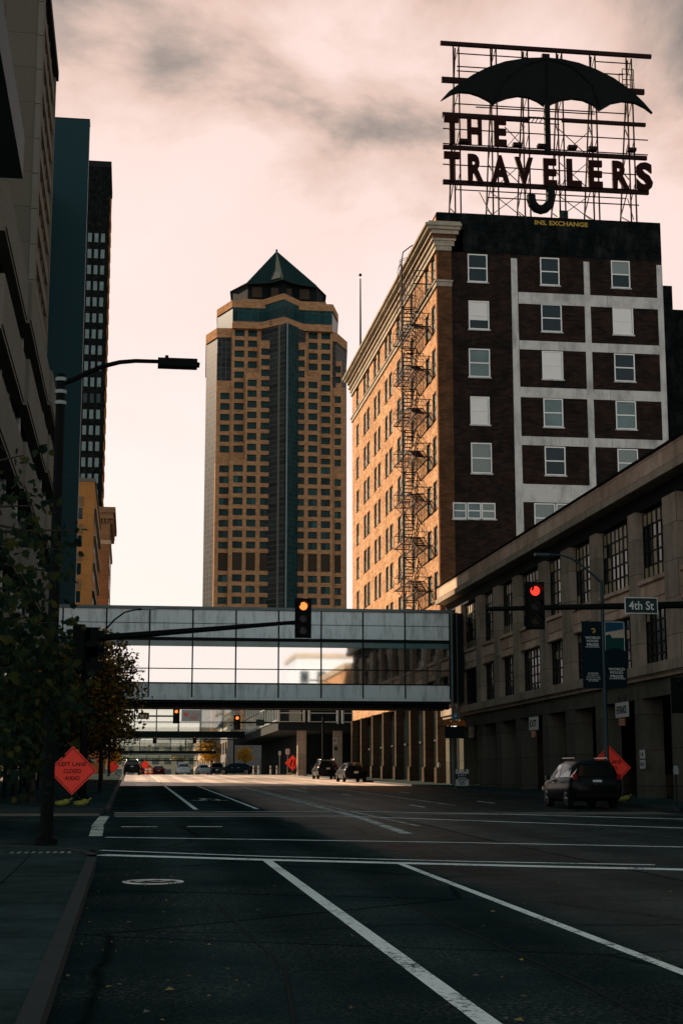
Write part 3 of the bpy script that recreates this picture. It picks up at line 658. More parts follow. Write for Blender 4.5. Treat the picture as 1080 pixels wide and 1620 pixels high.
for zz in (a[1], (a[1]+c[1])/2, c[1]): b.box(a[0], a[0]+.9, SY+.05, SY+.1, zz, zz+.05); b.box(a[0], a[0]+.9, SY+.9, SY+.95, zz, zz+.05)
b.build('ladder_cage', 'sign_steel', RS)
b = MB()
for xx, yy in ((731, 226), (816, 232), (855, 234), (903, 236), (935, 238), (996, 240)): a = P(xx, yy); b.box(a[0]-.35, a[0]+.35, SY-.5, SY, a[1]-.1, a[1]+.14)
b.build('flood_lamp', 'sign_steel', RS)
LET = [('T', 701, 724, 185, 230), ('H', 738, 760, 187, 231), ('E', 780, 799, 189, 233), ('T', 701, 725, 242, 289), ('R', 739, 763, 246, 291), ('A', 775, 804, 248, 293), ('V', 813, 841, 251, 296),
       ('E', 858, 878, 253, 297), ('L', 895, 917, 254, 298), ('E', 929, 950, 256, 299), ('R', 967, 992, 257, 301), ('S', 1004, 1029, 259, 304)]
for ch, x0, x1, y0, y1 in LET:
    a, c = P(x0, y1), P(x1, y0); za = P((x0+x1)/2, y1)[1]; zb_ = P((x0+x1)/2, y0)[1]
    MB().text(ch, (a[0], SY-.32, za), X3, Z3, c[0]-a[0], zb_-za, .22, .045).build('letter', 'letter_paint', RS)
b = MB().box(P(893, 340)[0]-.3, P(893, 340)[0]+.4, SY+.5, SY+1, zr, P(893, 329)[1]); b.build('control_box', 'teal_paint', RS)

# ------------------------------------------------------------------ dark building right of the brick block
x0 = fY(1048, 452, 118)[0]; x1 = fY(1062, 452, 118)[0]; z1 = fY(1055, 452, 118)[2]; z2 = fY(1072, 490, 118)[2]
th = thing('dark_warehouse', 'dark brick building behind the right edge of the white gridded wall', 'building', (x0, 118, zg(118)))
MB().box(XR+.05, x1, 118, 136, 1.5, z1).box(x1, 62, 118, 136, 1.5, z2).build('wall', 'tarred_brick', th)
b = MB()
for k in range(7): 
    for xx in (x1+1.2, x1+4): b.box(xx, xx+1.1, 117.9, 117.998, z2-3.2-k*3.4, z2-1.2-k*3.4)
b.build('window', 'window_glass', th)

# ------------------------------------------------------------------ stone parking garage on the right
PY0, PY1 = 46.0, 104.6
PG = thing('parking_garage', 'low stone parking garage with steel framed upper windows along the right pavement', 'building', (FX, 75, zg(75)))
ZP = 15.1; ZC = 13.95; ZW1, ZW0 = 13.1, 10.2; ZL1, ZL0 = 8.85, 6.5; ZO = 5.15
pp = [(1052, 1074.4), (995.7, 1007.8), (934.6, 944.8), (888, 902), (852, 861.3), (810.4, 818.7), (779.8, 788), (752, 759.5), (720.6, 729)]
pp = [sorted((fX(a, 900, FX)[1], fX(c, 900, FX)[1])) for a, c in pp]
pp = [(46, 47.6), (51.2, 52.9)]+pp+[(103.4, 104.6)]
for y0, y1 in pp:
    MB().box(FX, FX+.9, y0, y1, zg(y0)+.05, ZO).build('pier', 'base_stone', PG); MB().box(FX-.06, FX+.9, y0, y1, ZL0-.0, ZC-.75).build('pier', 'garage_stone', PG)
bays = [(a[1], c[0]) for a, c in zip(pp[:-1], pp[1:])]
bays = [q for q in bays if q[1]-q[0] > .3]
b = MB()
for y0, y1 in bays:
    b = MB(); b.box(FX+.08, FX+.8, y0, y1, ZL1, ZW0); b.box(FX+.05, FX+.079, y0+.4, y1-.4, ZL1+.45, ZW0-.35); b.box(FX-.02, FX+.079, y0, y1, ZW0-.22, ZW0-.05); b.box(FX+.02, FX+.079, y0, y1, ZL1+.03, ZL1+.16)
    b.build('spandrel', 'warm_stone', PG)
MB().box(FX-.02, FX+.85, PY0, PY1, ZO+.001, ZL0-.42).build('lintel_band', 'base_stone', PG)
MB().box(FX-.34, FX+.85, PY0, PY1, ZL0-.418, ZL0-.002).box(FX-.2, FX, PY0, PY1, ZL0-.62, ZL0-.419).build('ledge', 'garage_stone', PG)
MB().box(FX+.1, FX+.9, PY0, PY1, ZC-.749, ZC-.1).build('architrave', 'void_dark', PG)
MB().box(FX-.62, FX+.9, PY0, PY1+.2, ZC-.098, ZC+.22).build('eaves', 'garage_stone', PG)
MB().box(FX-.50, FX+.6, PY0, PY1+.1, ZC+.222, ZP-.10).build('parapet', 'warm_stone', PG)
MB().box(FX-.56, FX+.66, PY0, PY1+.15, ZP-.098, ZP).build('coping', 'tarred_brick', PG)
MB().box(FX+.9, 50, PY0, PY1, ZP-1.6, ZP-1.3).box(FX+.9, 50, PY1-.4, PY1, 1.6, ZP-1.6).build('roof', 'concrete', PG)
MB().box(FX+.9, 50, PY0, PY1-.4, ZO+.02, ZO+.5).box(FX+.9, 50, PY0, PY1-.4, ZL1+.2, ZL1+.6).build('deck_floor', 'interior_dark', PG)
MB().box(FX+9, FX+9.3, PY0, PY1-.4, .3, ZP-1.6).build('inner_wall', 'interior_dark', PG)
for (y0, y1) in bays:
    for (z0, z1, upr) in ((ZW0, ZW1, 1), (ZL0, ZL1, 0)):
        fb, pb, fr = MB(), MB(), MB(); x = FX+.28; n = max(4, int(round((y1-y0)/.62))); dy = (y1-y0)/n; dzv = (z1-z0)/5
        for i in range(n+1): yy = y0+dy*i; w_ = .05 if i % 3 == 0 else .03; fb.box(x, x+.09, max(y0, yy-w_), min(y1, yy+w_), z0, z1)
        for j in range(6): zz = z0+dzv*j; fb.box(x+.003, x+.085, y0, y1, max(z0, zz-.035), min(z1, zz+.035))
        for i in range(n):
            for j in range(5):
                a = (x+.04, x+.055, y0+dy*i+.03, y0+dy*(i+1)-.03, z0+dzv*j+.03, z0+dzv*(j+1)-.03)
                lit = (j == 4 and R.random() < .93) or (j == 3 and R.random() < .5) or (j == 0 and R.random() < .75) or (j in (1, 2) and i % 3 == 0 and R.random() < .8)
                if not upr: lit = (j >= 3 and R.random() < .12) or R.random() < .02
                (fr if lit else pb).box(*a)
        w = fb.build('window', 'dark_metal', PG); pb.build('pane', 'dark_glass', w)
        if fr.v: fr.build('frosted_pane', 'frosted', w)
# a rear parking level you can see into is dark; low guard wall in the openings
for (y0, y1) in bays[1:]: MB().box(FX+2.2, FX+2.35, y0-.7, y1+.7, zg(y0), zg(y0)+1.15).build('guard_wall', 'dull_stone', PG)

# ------------------------------------------------------------------ glazed footbridge over the street
BY = 98.0; BD = 3.3
def PB(px, py): q = fY(px, py, BY); return q[0], q[2]
BR = thing('glazed_footbridge', 'grey panelled enclosed footbridge with a long window band crossing the whole street', 'footbridge', (8, BY, 6.8))
bx0, bx1 = -6.15, PB(711, 1040)[0]
def zB(py): return PB(440, py)[1]
zt, z1_, z2_, zg1, zg0, zb1, zb0 = zB(961.5), zB(966), zB(1010), zB(1014.5), zB(1081), zB(1104), zB(1109)
mull = [-6.15, PB(98, 1045)[0]]+[PB(a, 1045)[0] for a in (167.5, 236, 304.5, 373, 440.5, 508, 574, 640.5, 711)]
MB().box(bx0, bx1+.05, BY-.10, BY+BD+.1, z1_, zt).build('roof_cap', 'pipe_grey', BR)
MB().box(bx0, bx1, BY+.13, BY+BD-.13, zt-.35, z1_-.002).box(bx0, bx1, BY+.12, BY+BD-.12, zg1+.05, z2_+.2).build('ceiling', 'soft_grey', BR)
MB().box(bx0, bx1, BY+.12, BY+BD-.12, zb0+.05, zg0-.05).build('floor_slab', 'soft_grey', BR)
MB().box(bx0, bx1, BY-.02, BY+BD+.02, zb0-.12, zb0+.04).box(bx0, bx1, BY+.4, BY+1.0, zb0-.45, zb0-.122).box(bx0, bx1, BY+2.2, BY+2.8, zb0-.45, zb0-.122).build('soffit', 'dark_metal', BR)
zm = zB(988)
for face, yy in ((0, BY), (1, BY+BD)):
    y0, y1 = (yy, yy+.1) if face == 0 else (yy-.1, yy)
    for xa, xb in zip(mull[:-1], mull[1:]):
        for za, zc in ((z2_, zm-.012), (zm+.012, z1_-.004), (zb1+.0, zg0-.06)):
            MB().box(xa+.02, xb-.02, y0, y1, za+.01, zc-.01).build('panel', 'bridge_panel', BR)
        MB().box(xa+.04, xb-.04, y0+.03, y1-.05, zg0+.02, zB(1023.5)-.02).build('window_pane', 'bridge_glass', BR); MB().box(xa+.04, xb-.04, y0+.035, y1-.05, zB(1023.5), zg1).build('ceiling_view_pane', 'ceiling_view_glass', BR)  # upper strip tinted teal to imitate the ceiling showing through the glass
    b = MB()
    for xm in mull: b.box(xm-.045, xm+.045, y0-.03 if face == 0 else y0, y1 if face == 0 else y1+.03, zb1, z1_-.01)
    b.box(bx0, bx1, y0-.02 if face == 0 else y0+.02, y1-.02 if face == 0 else y1+.02, zg1-.02, z2_-.005); b.box(bx0, bx1, y0-.02 if face == 0 else y0+.02, y1-.02 if face == 0 else y1+.02, zg0-.07, zg0+.01)
    b.box(bx0, bx1, y0-.015 if face == 0 else y0+.02, y1-.02 if face == 0 else y1+.015, zB(1059)-.03, zB(1059)+.03); b.build('mullion', 'dark_metal', BR)
    MB().box(bx0, bx1, y0-.01 if face == 0 else y0+.01, y1-.01 if face == 0 else y1+.01, zb0+.042, zb1-.004).build('bottom_rail', 'bridge_panel', BR)
b = MB()
for yy in (BY+.25, BY+BD-.25):
    for zz in (zB(1069), zB(1075)): b.box(bx0, bx1, yy-.03, yy+.03, zz-.03, zz+.03)
b.build('handrail', 'dark_metal', BR)
b = MB().tube([(bx1+.12, BY-.12, zg(98)+.1), (bx1+.12, BY-.12, zt+.02)], .085, 8); b.tube([(bx1+.55, BY+.3, zg(98)+.1), (bx1+.55, BY+.3, zt-.1)], .06, 8); b.build('downpipe', 'pipe_grey', BR)
MB().box(bx1+.2, 21.45, BY+.25, BY+BD, zb0, zt-.15).build('end_wall', 'dark_metal', BR)

# ------------------------------------------------------------------ tall brown tower
TY = 560.0
TW = thing('stepped_tower', 'tall brown stepped skyscraper with a green pyramid roof and a dark glass prow', 'skyscraper', (53, TY, zg(600)))
def PT_(px, py, Y=TY): q = fY(px, py, Y); return q[0], q[2]
def tx(px, Y=TY): return fY(px, 820, Y)[0]
def tz(py, Y=TY): return fY(435, py, Y)[2]
GZ = zg(600)
def V(px, Y): return (tx(px, Y), Y)
def vz(py, Y): return fY(435, py, Y)[2]
def grow(pl, d):
    cx0 = sum(p[0] for p in pl)/len(pl); cy0 = sum(p[1] for p in pl)/len(pl)
    return [(x+(d if x > cx0 else -d), y+(d if y > cy0 else -d)) for x, y in pl]
pl = [V(322.5, 576), V(340, 566), V(362, 565.4), V(526, 565.4), V(531, 566), V(548, 578), V(546, 625), V(526, 645), V(344, 645), V(322.5, 625)]
z1 = vz(548, 575); z2 = vz(533.5, 575)
MB().prism(pl, GZ, z1).build('glass_shaft', 'curtain_wall', TW); MB().prism(grow(pl, .3), z1+.01, z2).build('brick_band', 'tower_brick', TW)
pw = [V(339.5, 579), V(364, 566), V(525, 566), V(533.5, 579), V(531, 622), V(341, 622)]
za, zb_ = vz(499, 574), vz(488, 574)
MB().prism(pw, z2+.01, za).build('glass_shaft', 'band_glass', TW); MB().prism(grow(pw, .3), za+.01, zb_).build('brick_band', 'tower_brick', TW)
p4 = [V(374, 566.5), V(414, 566.5), V(447.5, 557.5), V(473, 566.5), V(514, 566.5), V(511, 612), V(376, 612)]
MB().prism(p4, vz(520, 566), vz(484, 566)).build('glass_storeys', 'band_glass', TW); MB().prism(grow(p4, .3), vz(484, 566)+.01, vz(474.5, 566)).build('brick_band', 'tower_brick', TW)
p3 = [V(364, 561.5), V(410, 561.5), V(448, 553.5), V(479, 561.5), V(525.5, 561.5), V(522, 600), V(366, 600)]
MB().prism(p3, vz(520.5, 561), vz(510, 561)).build('brick_band', 'tower_brick', TW)
p5 = [V(389, 570), V(425, 570), V(445, 566), V(462, 570), V(498, 570), V(495, 606), V(392, 606)]
b = MB().prism(p5, vz(478, 570), vz(447, 570)); b.prism([V(364, 582), V(388, 572), V(499, 572), V(511, 582), V(508, 610), V(367, 610)], vz(490, 576), vz(464.1, 582)); b.build('plant_storey', 'void_dark', TW)
b = MB()
for xa, xb, Y in ((395, 411, 569.9), (426, 438, 567.6), (450, 459, 567.8), (472, 488, 569.9)): MB().box(tx(xa, Y), tx(xb, Y), Y-.4, Y, vz(472, Y), vz(456, Y)).build('vent_panel', 'louvre_dark', TW)
ax, az = PT_(437.5, 397, 590)
EV = [(387, 448, 567), (425, 445, 566.5), (445, 438.5, 561), (464, 445, 566.5), (500, 449, 567), (496, 452, 612), (391, 452, 612)]
MB().prism([V(359, 582), V(389, 570), V(499, 570), V(515.5, 582), V(510, 616), V(364, 616)], vz(464, 582)-.01, vz(457, 582), [V(374, 586), V(392, 573), V(496, 573), V(503, 586), V(499, 610), V(376, 610)]).build('lower_roof', 'void_dark', TW)
ev = [V(px, Y) for px, py, Y in EV]; ez = [vz(py, Y) for px, py, Y in EV]; n = len(EV)
b = MB(); b.add([(x, y, z) for (x, y), z in zip(ev, ez)]+[(ax, 590, az)], [(i, (i+1) % n, n) for i in range(n)]); b.add([(x, y, z-.8) for (x, y), z in zip(ev, ez)]+[(x, y, z) for (x, y), z in zip(ev, ez)], [(i, (i+1) % n, n+(i+1) % n, n+i) for i in range(n)]+[tuple(range(n-1, -1, -1))])
rfo = b.build('roof', 'roof_green', TW)
MB().add([(*V(424, 566), vz(443.5, 566)), (*V(459, 566), vz(444, 566)), (*V(441, 562.2), vz(438.2, 562.2)), (*V(438.5, 584), vz(408, 584))], [(0, 2, 3), (2, 1, 3), (0, 3, 1)]).build('roof_facet', 'roof_grey', rfo)
MB().ball((ax, 590, az+.2), .5, 8, 5).build('finial', 'dark_metal', TW)
MB().prism([V(411, 563), V(449.5, 553), V(482, 563)], GZ, tz(519)).build('glass_prow', 'curtain_wall', TW)
MB().prism([(tx(449.7)-.05, 552.95), (tx(450.5), 552.7), (tx(470), 558.5)], GZ, tz(519)).build('glass_prow', 'curtain_dark', TW)
MB().box(tx(449.6)-.3, tx(449.6)+.25, 552.4, 552.9, GZ, tz(517)).build('prow_edge', 'pipe_grey', TW)
# brick layers: piers and spandrels in front of recessed windows
pitch = 17.17
RZ0 = tz(524.4); RZP = (RZ0-tz(725.7))/12
def rowz(k): c = RZ0-RZP*k; return c-1.32, c+1.28
colx = {0: (345.9, 361), 1: (368, 383.5), 2: (389.4, 404.2), 3: (411, 425.2), 4: (466, 480.7), 5: (487, 501.5), 6: (507.4, 522), 7: (529, 539)}
edges = {0: (339.5, 364.5), 1: (362.5, 386.5), 2: (386.5, 407.6), 3: (407.6, 431), 4: (459.5, 484), 5: (484, 504.5), 6: (504.5, 526), 7: (526, 546.5)}
edgehi = {2: (386.5, 411), 3: (406, 433), 4: (460, 487), 5: (479, 504.5), 6: (504.5, 525.6), 7: (526, 540.5), 1: (363.5, 386.5), 0: (339.5, 362)}
lay = [(1, 563.6, 509, 729), (1, 559.5, 729, 1215), (2, 563.6, 509.5, 591), (2, 559.5, 591, 1215), (3, 559.5, 540, 1215),
       (4, 559.5, 541, 1215), (5, 563.6, 514, 594), (5, 559.5, 594, 1215), (6, 563.6, 514.5, 733), (6, 559.5, 733, 1215),
       (0, 566, 556, 600), (0, 564.6, 600, 731), (0, 561.5, 731, 1215), (7, 566, 561, 605), (7, 564.6, 605, 738), (7, 561.5, 738, 1215)]
wins = []
for c, Y, pa, pb_ in lay:
    hi = pb_ < 740; ea = list((edgehi if (hi and pa < 590) else edges)[c])
    if c == 1 and pa > 700: ea = [362, 386.5]
    xa, xb = tx(ea[0], Y), tx(ea[1], Y); wa, wb = tx(colx[c][0], Y), tx(colx[c][1], Y); zt_, zb_ = tz(pa), max(GZ, tz(pb_))
    b = MB(); bk = 1.6
    b.box(xa, wa, Y, max(Y+bk, 566.5), zb_, zt_); b.box(wb, xb, Y, max(Y+bk, 566.5), zb_, zt_)
    z = zt_; rows = [k for k in range(0, 41) if rowz(k)[1] < zt_-.9 and rowz(k)[0] > zb_+.1]
    done = False
    for k in rows:
        if k == 22: continue
        w0, w1 = rowz(k)
        if k == 21: w0 = rowz(22)[0]
        b.box(wa, wb, Y, Y+1.2, w1, z); wins.append((c, Y, wa, wb, w0, w1, k)); z = w0
    if z > zb_+.05: b.box(wa, wb, Y, Y+1.2, zb_, z)
    b.build('brick_bay', 'tower_brick', TW)
rest = MB(); cnt = 0
wins.sort(key=lambda w: w[6])
for c, Y, wa, wb, w0, w1, k in wins:
    if k == 21: b = MB(); [b.box(wa, wb, Y+.35+.1*(j % 2), Y+.6, w0+(w1-w0)*j/14, w0+(w1-w0)*(j+1)/14) for j in range(14)]; b.build('louvre', 'louvre_dark', TW); continue
    tgt = MB() if cnt < 92 else rest
    xm = (wa+wb)/2; tgt.box(wa, xm-.04, Y+.75, Y+.85, w0, w1); tgt.box(xm+.04, wb, Y+.75, Y+.85, w0, w1)
    if cnt < 92: tgt.build('window', 'tower_glass', TW)
    cnt += 1
w = rest.build('window', 'tower_glass', TW); w['kind'] = 'stuff'
# sunlit reveals at the left of each brick step come from the side faces themselves

# ------------------------------------------------------------------ left side: near office block with slanting-in-view bands
AX = -4.5
A = thing('banded_office', 'long pale office block with horizontal stone bands and dark window strips along the left pavement', 'building', (AX, 52, zg(52)))
ya1, ya2, ya3 = fX(46, 610, AX)[1], fX(78, 620, AX)[1], fX(97, 590, AX)[1]
abay = [(51.6, ya1, AX-.16), (ya1, ya2, AX), (ya2, ya3, AX+.13)]
zt0, zb1_, zb2_ = fX(47, 420, AX)[2], fX(28, 571.7, AX)[2], fX(28, 733, AX)[2]; pz_ = zb1_-zb2_
bz = [(zb1_+pz_*(1-k), zb1_+pz_*(1-k)+pz_*.52) for k in range(5)]
bz[0] = (bz[0][0], zt0)
AZ = zt0
for (y0, y1, xx) in abay:
    for i, (za, zc) in enumerate(bz):
        b = MB().box(xx-.5, xx, y0, y1-.002, za, zc); b.box(xx-.5, xx-.05, y0, y1, za-.14, za-.002); b.build('stone_band', 'precast', A)
    for i in range(5):
        hi = bz[i][0]-.14; lo_ = bz[i+1][1] if i < 4 else zg(y0)+.13
        b = MB().box(xx-.62, xx-.55, y0, y1, lo_, hi); w = b.build('window_strip', 'window_glass', A)
        b = MB(); n = 3
        for k in range(n): yy = y0+(y1-y0)*(k+.5)/n; b.box(xx-.55, xx-.46, yy-.06, yy+.06, lo_, hi)
        b.build('mullion', 'rail_white' if i < 4 else 'dark_metal', w)
MB().box(-45, AX-.75, 51.8, ya3-.1, .6, AZ-.5).build('core', 'void_dark', A)
MB().box(-45, AX-.75, 51.6, 51.798, 1, AZ-.3).build('end_wall', 'precast', A)
MB().box(-45, AX-.4, ya3-.098, ya3, .6, AZ-.2).build('rear_wall', 'precast', A)
# upper floors with a deep roof slab
uz0 = fX(38, 290, AX-.1)[2]; uy = fX(38, 250, AX-.1)[1]; uz1 = fX(40, 220, AX-.1)[2]
MB().box(-45, AX-.1, 40, uy, uz0, uz1).build('roof_slab', 'slab_siding', A)
MB().box(-45, AX-1.2, 52, uy-1.5, AZ-.5, uz0).build('upper_storey', 'void_dark', A)
MB().box(-45, -14, 52, 58, uz1, 40).build('sun_shield', 'precast', A)  # unseen mass added to keep the sun off the near road
b = MB()
for k in range(4): yy = 52.6+k*(uy-54.4)/3; b.box(AX-1.19, AX-1.0, yy, yy+.2, AZ, uz0)
b.build('mullion', 'rail_white', A)
# second block rising behind it
B = thing('ribbed_tower_block', 'dark stone tower block with a blank panelled end wall above the banded office', 'building', (-6.2, 86, 1.2))
BXs = -6.2; by0, by1 = fX(61.7, 260, BXs)[1], fX(86, 267, BXs)[1]; ZB2 = fX(91, 130, BXs)[2]; zb0_ = AZ-.6
b = MB().box(-32, BXs-.9, by0, by1, zb0_, ZB2); b.box(-32, -7.9, by1, 120.9, 1.5, ZB2-1.0); b.box(-32, BXs-.02, by0+.4, by1, 1.2, zb0_-.01); b.box(BXs-.899, BXs-.341, by0, by0+1.08, zb0_, ZB2); b.build('end_wall', 'panel_wall', B)  # includes a set-back rear wing, added out of view to shade the garage
nk = int((ZB2-zb0_)/2.2)
b = MB()
for k in range(nk): z = zb0_+.2+k*2.2; b.box(BXs-.34, BXs+.0, by0-.05, by0+1.1, z, z+2.16)
b.build('corner_pier', 'precast', B)
for k in range(nk):
    z = zb0_+.2+k*2.2; yy = by0+1.1
    MB().box(BXs-.9, BXs-.12, yy, by1, z, z+.95).build('spandrel', 'precast', B)
    w = MB().box(BXs-.9, BXs-.55, yy, by1, z+.95, z+2.2).build('window_strip', 'window_glass', B)
    b = MB()
    for j in range(6): y_ = yy+.9+j*2.4; b.box(BXs-.549, BXs-.2, y_, y_+.14, z+.95, z+2.2)
    b.build('mullion', 'precast', w)
MB().box(-32, BXs+.1, by0-.1, by1+.1, ZB2, ZB2+.7).build('roof_edge', 'void_dark', B)
MB().box(BXs-.9, BXs-.05, by1-.6, by1, zb0_+.1, ZB2).build('corner_pier', 'precast', B)
# blue-green slab
SX = fY(110.5, 1236, 121)[0]
SL = thing('siding_slab_tower', 'blank blue green metal clad slab tower between the stone block and the dark tower', 'building', (SX, 121, zg(121)))
MB().box(-22, SX, 121, 122.4, 1.5, fY(110, 188, 121)[2]).box(-22, -6.6, 122.4, 131, 1.5, 52).build('wall', 'slab_siding', SL)  # second box is a hidden rear piece added to block sun on the garage
MB().box(-22, SX+.03, 120.97, 122.43, fY(110, 188, 121)[2]+.001, fY(110, 186.5, 121)[2]).build('coping', 'dark_metal', SL)
# far dark tower
CY = 370.0
def cx_(px, py): return fY(px, py, CY)[0]
CX = cx_(150.5, 1180); CZ = fY(150, 264, CY)[2]
DT = thing('dark_tower', 'far black tower with a grid of small pale windows above the orange block', 'skyscraper', (CX, CY, zg(CY)))
MB().box(-26, CX, CY, CY+21, 2, CZ).build('wall', 'tarred_brick', DT)
MB().box(-26.2, CX+.15, CY-.15, CY+21.2, CZ+.01, CZ+1.6).build('roof_edge', 'dark_metal', DT)
xs = [cx_(143, 377+0), cx_(153, 377), cx_(163.3, 377)]
xs = [xs[2]-k*(xs[2]-xs[1]) for k in range(6)]
for k in range(23):
    py = 376+25.4*k; zc = fY(150, py, CY)[2]
    for i, x in enumerate(xs):
        MB().box(x-.47, x+.47, CY-.06, CY-.001, zc-1.15, zc+1.15).build('window', 'light_pane' if k not in (10,) else 'window_glass', DT)
b = MB()
for k in range(34):
    z = 6+k*4.2
    b.box(CX+.001, CX+.12, CY+.6, CY+20.6, z, z+2.2)
b.build('side_band', 'orange_stone', DT)
# orange stone block
DY = 220.0; DX = fY(136.5, 1236, DY)[0]; DZ = fY(137, 762, DY)[2]
OB = thing('orange_block', 'orange stone office block with banded side standing before the dark tower', 'building', (DX, DY, zg(DY)))
MB().box(-14.2, DX, DY, 263, 2, DZ).build('wall', 'orange_stone', OB)
MB().box(-14.3, DX+.15, DY-.12, 263, DZ+.001, DZ+.5).build('coping', 'precast', OB)
for k in range(10):
    z = DZ-4.9-k*4.02
    for x in (fY(124.5, 880, DY)[0], fY(124.5, 880, DY)[0]-2.2): MB().box(x-.4, x+.4, DY-.02, DY+.0-.001, z-.6, z+1.05).build('window', 'window_glass', OB)
    MB().box(DX+.001, DX+.05, DY+3, 262, z-.8, z+1.4).build('window_strip', 'window_glass', OB)
    MB().box(DX-.0+.001, DX+.3, DY+2.5, 262.5, z+1.402, z+1.9).build('band', 'pale_stone', OB)
b = MB()
for k in range(10): MB().box(DX-3.1, DX-1.4, DY-.06, DY-.001, DZ-3.6-k*4.02, DZ-2.2-k*4.02).build('relief_panel', 'ornate_stone', OB)
MB().box(DX-.9, DX+.0, 258, 263.5, DZ-8, DZ-2.5).build('glass_corner', 'light_pane', OB)
# ornate corniced block
EY = 267.0; EX = fY(163.5, 1236, EY)[0]; EZ = fY(168, 803, EY)[2]
EB = thing('corniced_block', 'brown brick block with heavy projecting cornice right of the orange block', 'building', (EX, EY, zg(EY)))
MB().box(-9, EX, EY, 292, 2, EZ).build('wall', 'ornate_stone', EB)
b = MB().box(-9.2, EX+.9, EY-.8, 293, EZ-1.0, EZ); b.box(-9.1, EX+.55, EY-.5, 292.6, EZ-2.0, EZ-1.001)
for k in range(22): y = EY+.2+k*1.1; b.box(EX, EX+.5, y, y+.5, EZ-2.8, EZ-2.001)
for k in range(7): x = EX-.4-k*.6; b.box(x-.25, x, EY-.45, EY, EZ-2.8, EZ-2.001)
b.build('cornice', 'ornate_stone', EB)
b = MB()
for z in (EZ-6.5, EZ-24.5, EZ-32): b.box(-9.1, EX+.25, EY-.25, 292.2, z, z+.7)
b.build('string_course', 'pale_stone', EB)
for k in range(11):
    for y in (EY+2.5, EY+8, EY+14, EY+20): MB().box(EX-.02+.021, EX+.06, y, y+1.6, EZ-6-k*4, EZ-3.6-k*4).build('window', 'window_glass', EB)

# ------------------------------------------------------------------ parking deck beyond the brick block
DK = thing('parking_deck', 'dark concrete parking deck with pale guard rails beyond the tan brick block', 'building', (18.4, 163, zg(163)))
dz0 = fY(490, 1142, 163)[2]; dx0 = fY(440, 1140, 163)[0]
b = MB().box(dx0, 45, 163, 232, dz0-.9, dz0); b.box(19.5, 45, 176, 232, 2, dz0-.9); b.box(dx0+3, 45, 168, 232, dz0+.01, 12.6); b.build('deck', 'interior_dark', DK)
for px in (478, 535):
    q = fY(px, 1190, 163)
    MB().box(q[0]-.45, q[0]+.45, 163.2, 164.2, zg(163)+.1, dz0-.9).build('column', 'garage_stone', DK)
for xa, xb in ((441, 481), (489, 534), (542, 558)):
    a, c = fY(xa, 1120, 162.9)[0], fY(xb, 1120, 162.9)[0]; b = MB()
    for pz in (1142, 1128, 1115): z = fY(490, pz, 162.9)[2]; b.box(a, c, 162.85, 162.95, z-.05, z+.05)
    for x in (a, c): b.box(x-.11, x+.11, 162.8, 162.98, fY(490, 1145, 162.9)[2], fY(490, 1106, 162.9)[2])
    b.build('guard_rail', 'rail_white', DK)
# glazed walkway along the deck's street side
b = MB()
for k in range(14): y = 164+k*3.4; b.box(dx0-.12, dx0-.02, y, y+.12, dz0, 12.2)
for z in (dz0+.1, dz0+1.9, 12.2): b.box(dx0-.13, dx0-.02, 163, 210, z, z+.12)
b.build('walkway_frame', 'galv', DK)
MB().box(dx0-.08, dx0-.06, 163, 210, dz0, 12.2).build('walkway_glass', 'clear_glass', DK)

# ------------------------------------------------------------------ farther footbridges
def far_bridge(label, Y, xa, xb, pyt, pyb, nm, depth=3.2, banner=False):
    zt_, zb_ = fY(300, pyt, Y)[2], fY(300, pyb, Y)[2]; h = zt_-zb_
    o = thing('far_footbridge', label, 'footbridge', ((xa+xb)/2, Y, zb_), 'footbridges farther up the street')
    MB().box(xa, xb, Y, Y+depth, zb_, zb_+h*.16).build('floor_slab', 'void_dark', o)
    MB().box(xa, xb, Y-.05, Y+depth, zt_-h*.05, zt_+.4).build('roof_cap', 'pipe_grey', o)
    for yy in (Y, Y+depth-.1):
        b = MB()
        for i in range(nm+1): x = xa+(xb-xa)*i/nm; b.box(x-.06, x+.06, yy, yy+.1, zb_+h*.16, zt_-h*.05)
        for f in (.42, .80): b.box(xa, xb, yy+.01, yy+.09, zb_+h*f-.04, zb_+h*f+.04)
        b.build('mullion', 'teal_paint', o); MB().box(xa, xb, yy+.04, yy+.05, zb_+h*.16, zt_-h*.05).build('window_pane', 'clear_glass', o)
    return o, zb_, h
fb2, z2, h2 = far_bridge('second footbridge up the street, glass walled with a pale heart banner inside', 211, -5.5, dx0, 1109, 1166, 7)
a, c = fY(287, 1150, 211)[0], fY(319, 1150, 211)[0]; zz0, zz1 = fY(300, 1141, 211)[2], fY(300, 1123, 211)[2]
bn = MB().box(a, c, 210.8, 210.95, zz0, zz1).build('banner', 'soft_grey', fb2)
hp = [(.0, -1), (.95, .15), (.98, .55), (.7, .85), (.3, .8), (0, .45), (-.3, .8), (-.7, .85), (-.98, .55), (-.95, .15)]
MB().slab([(x*.36, y*.36) for x, y in hp], (a+.6, 210.79, (zz0+zz1)/2+.1), X3, Z3, .02).build('heart_mark', 'heart_red', bn)
MB().text('RUN', (a+1.25, 210.79, zz0+.25), X3, Z3, .85, .4, .02, .03).box(a+1.25, c-.2, 210.77, 210.79, zz1-.62, zz1-.55).build('banner_text', 'heart_red', bn)
a, c = fY(256, 1150, 211)[0], fY(268, 1150, 211)[0]; zz0, zz1 = fY(300, 1140, 211)[2], fY(300, 1126, 211)[2]
far_bridge('third footbridge up the street, low and glazed over a dark floor beam', 300, -7, 16.5, 1167, 1192, 8)
far_bridge('farthest footbridge, thin dark beam with bright glazing above the distant cars', 420, -9, 18, 1194, 1204, 8)
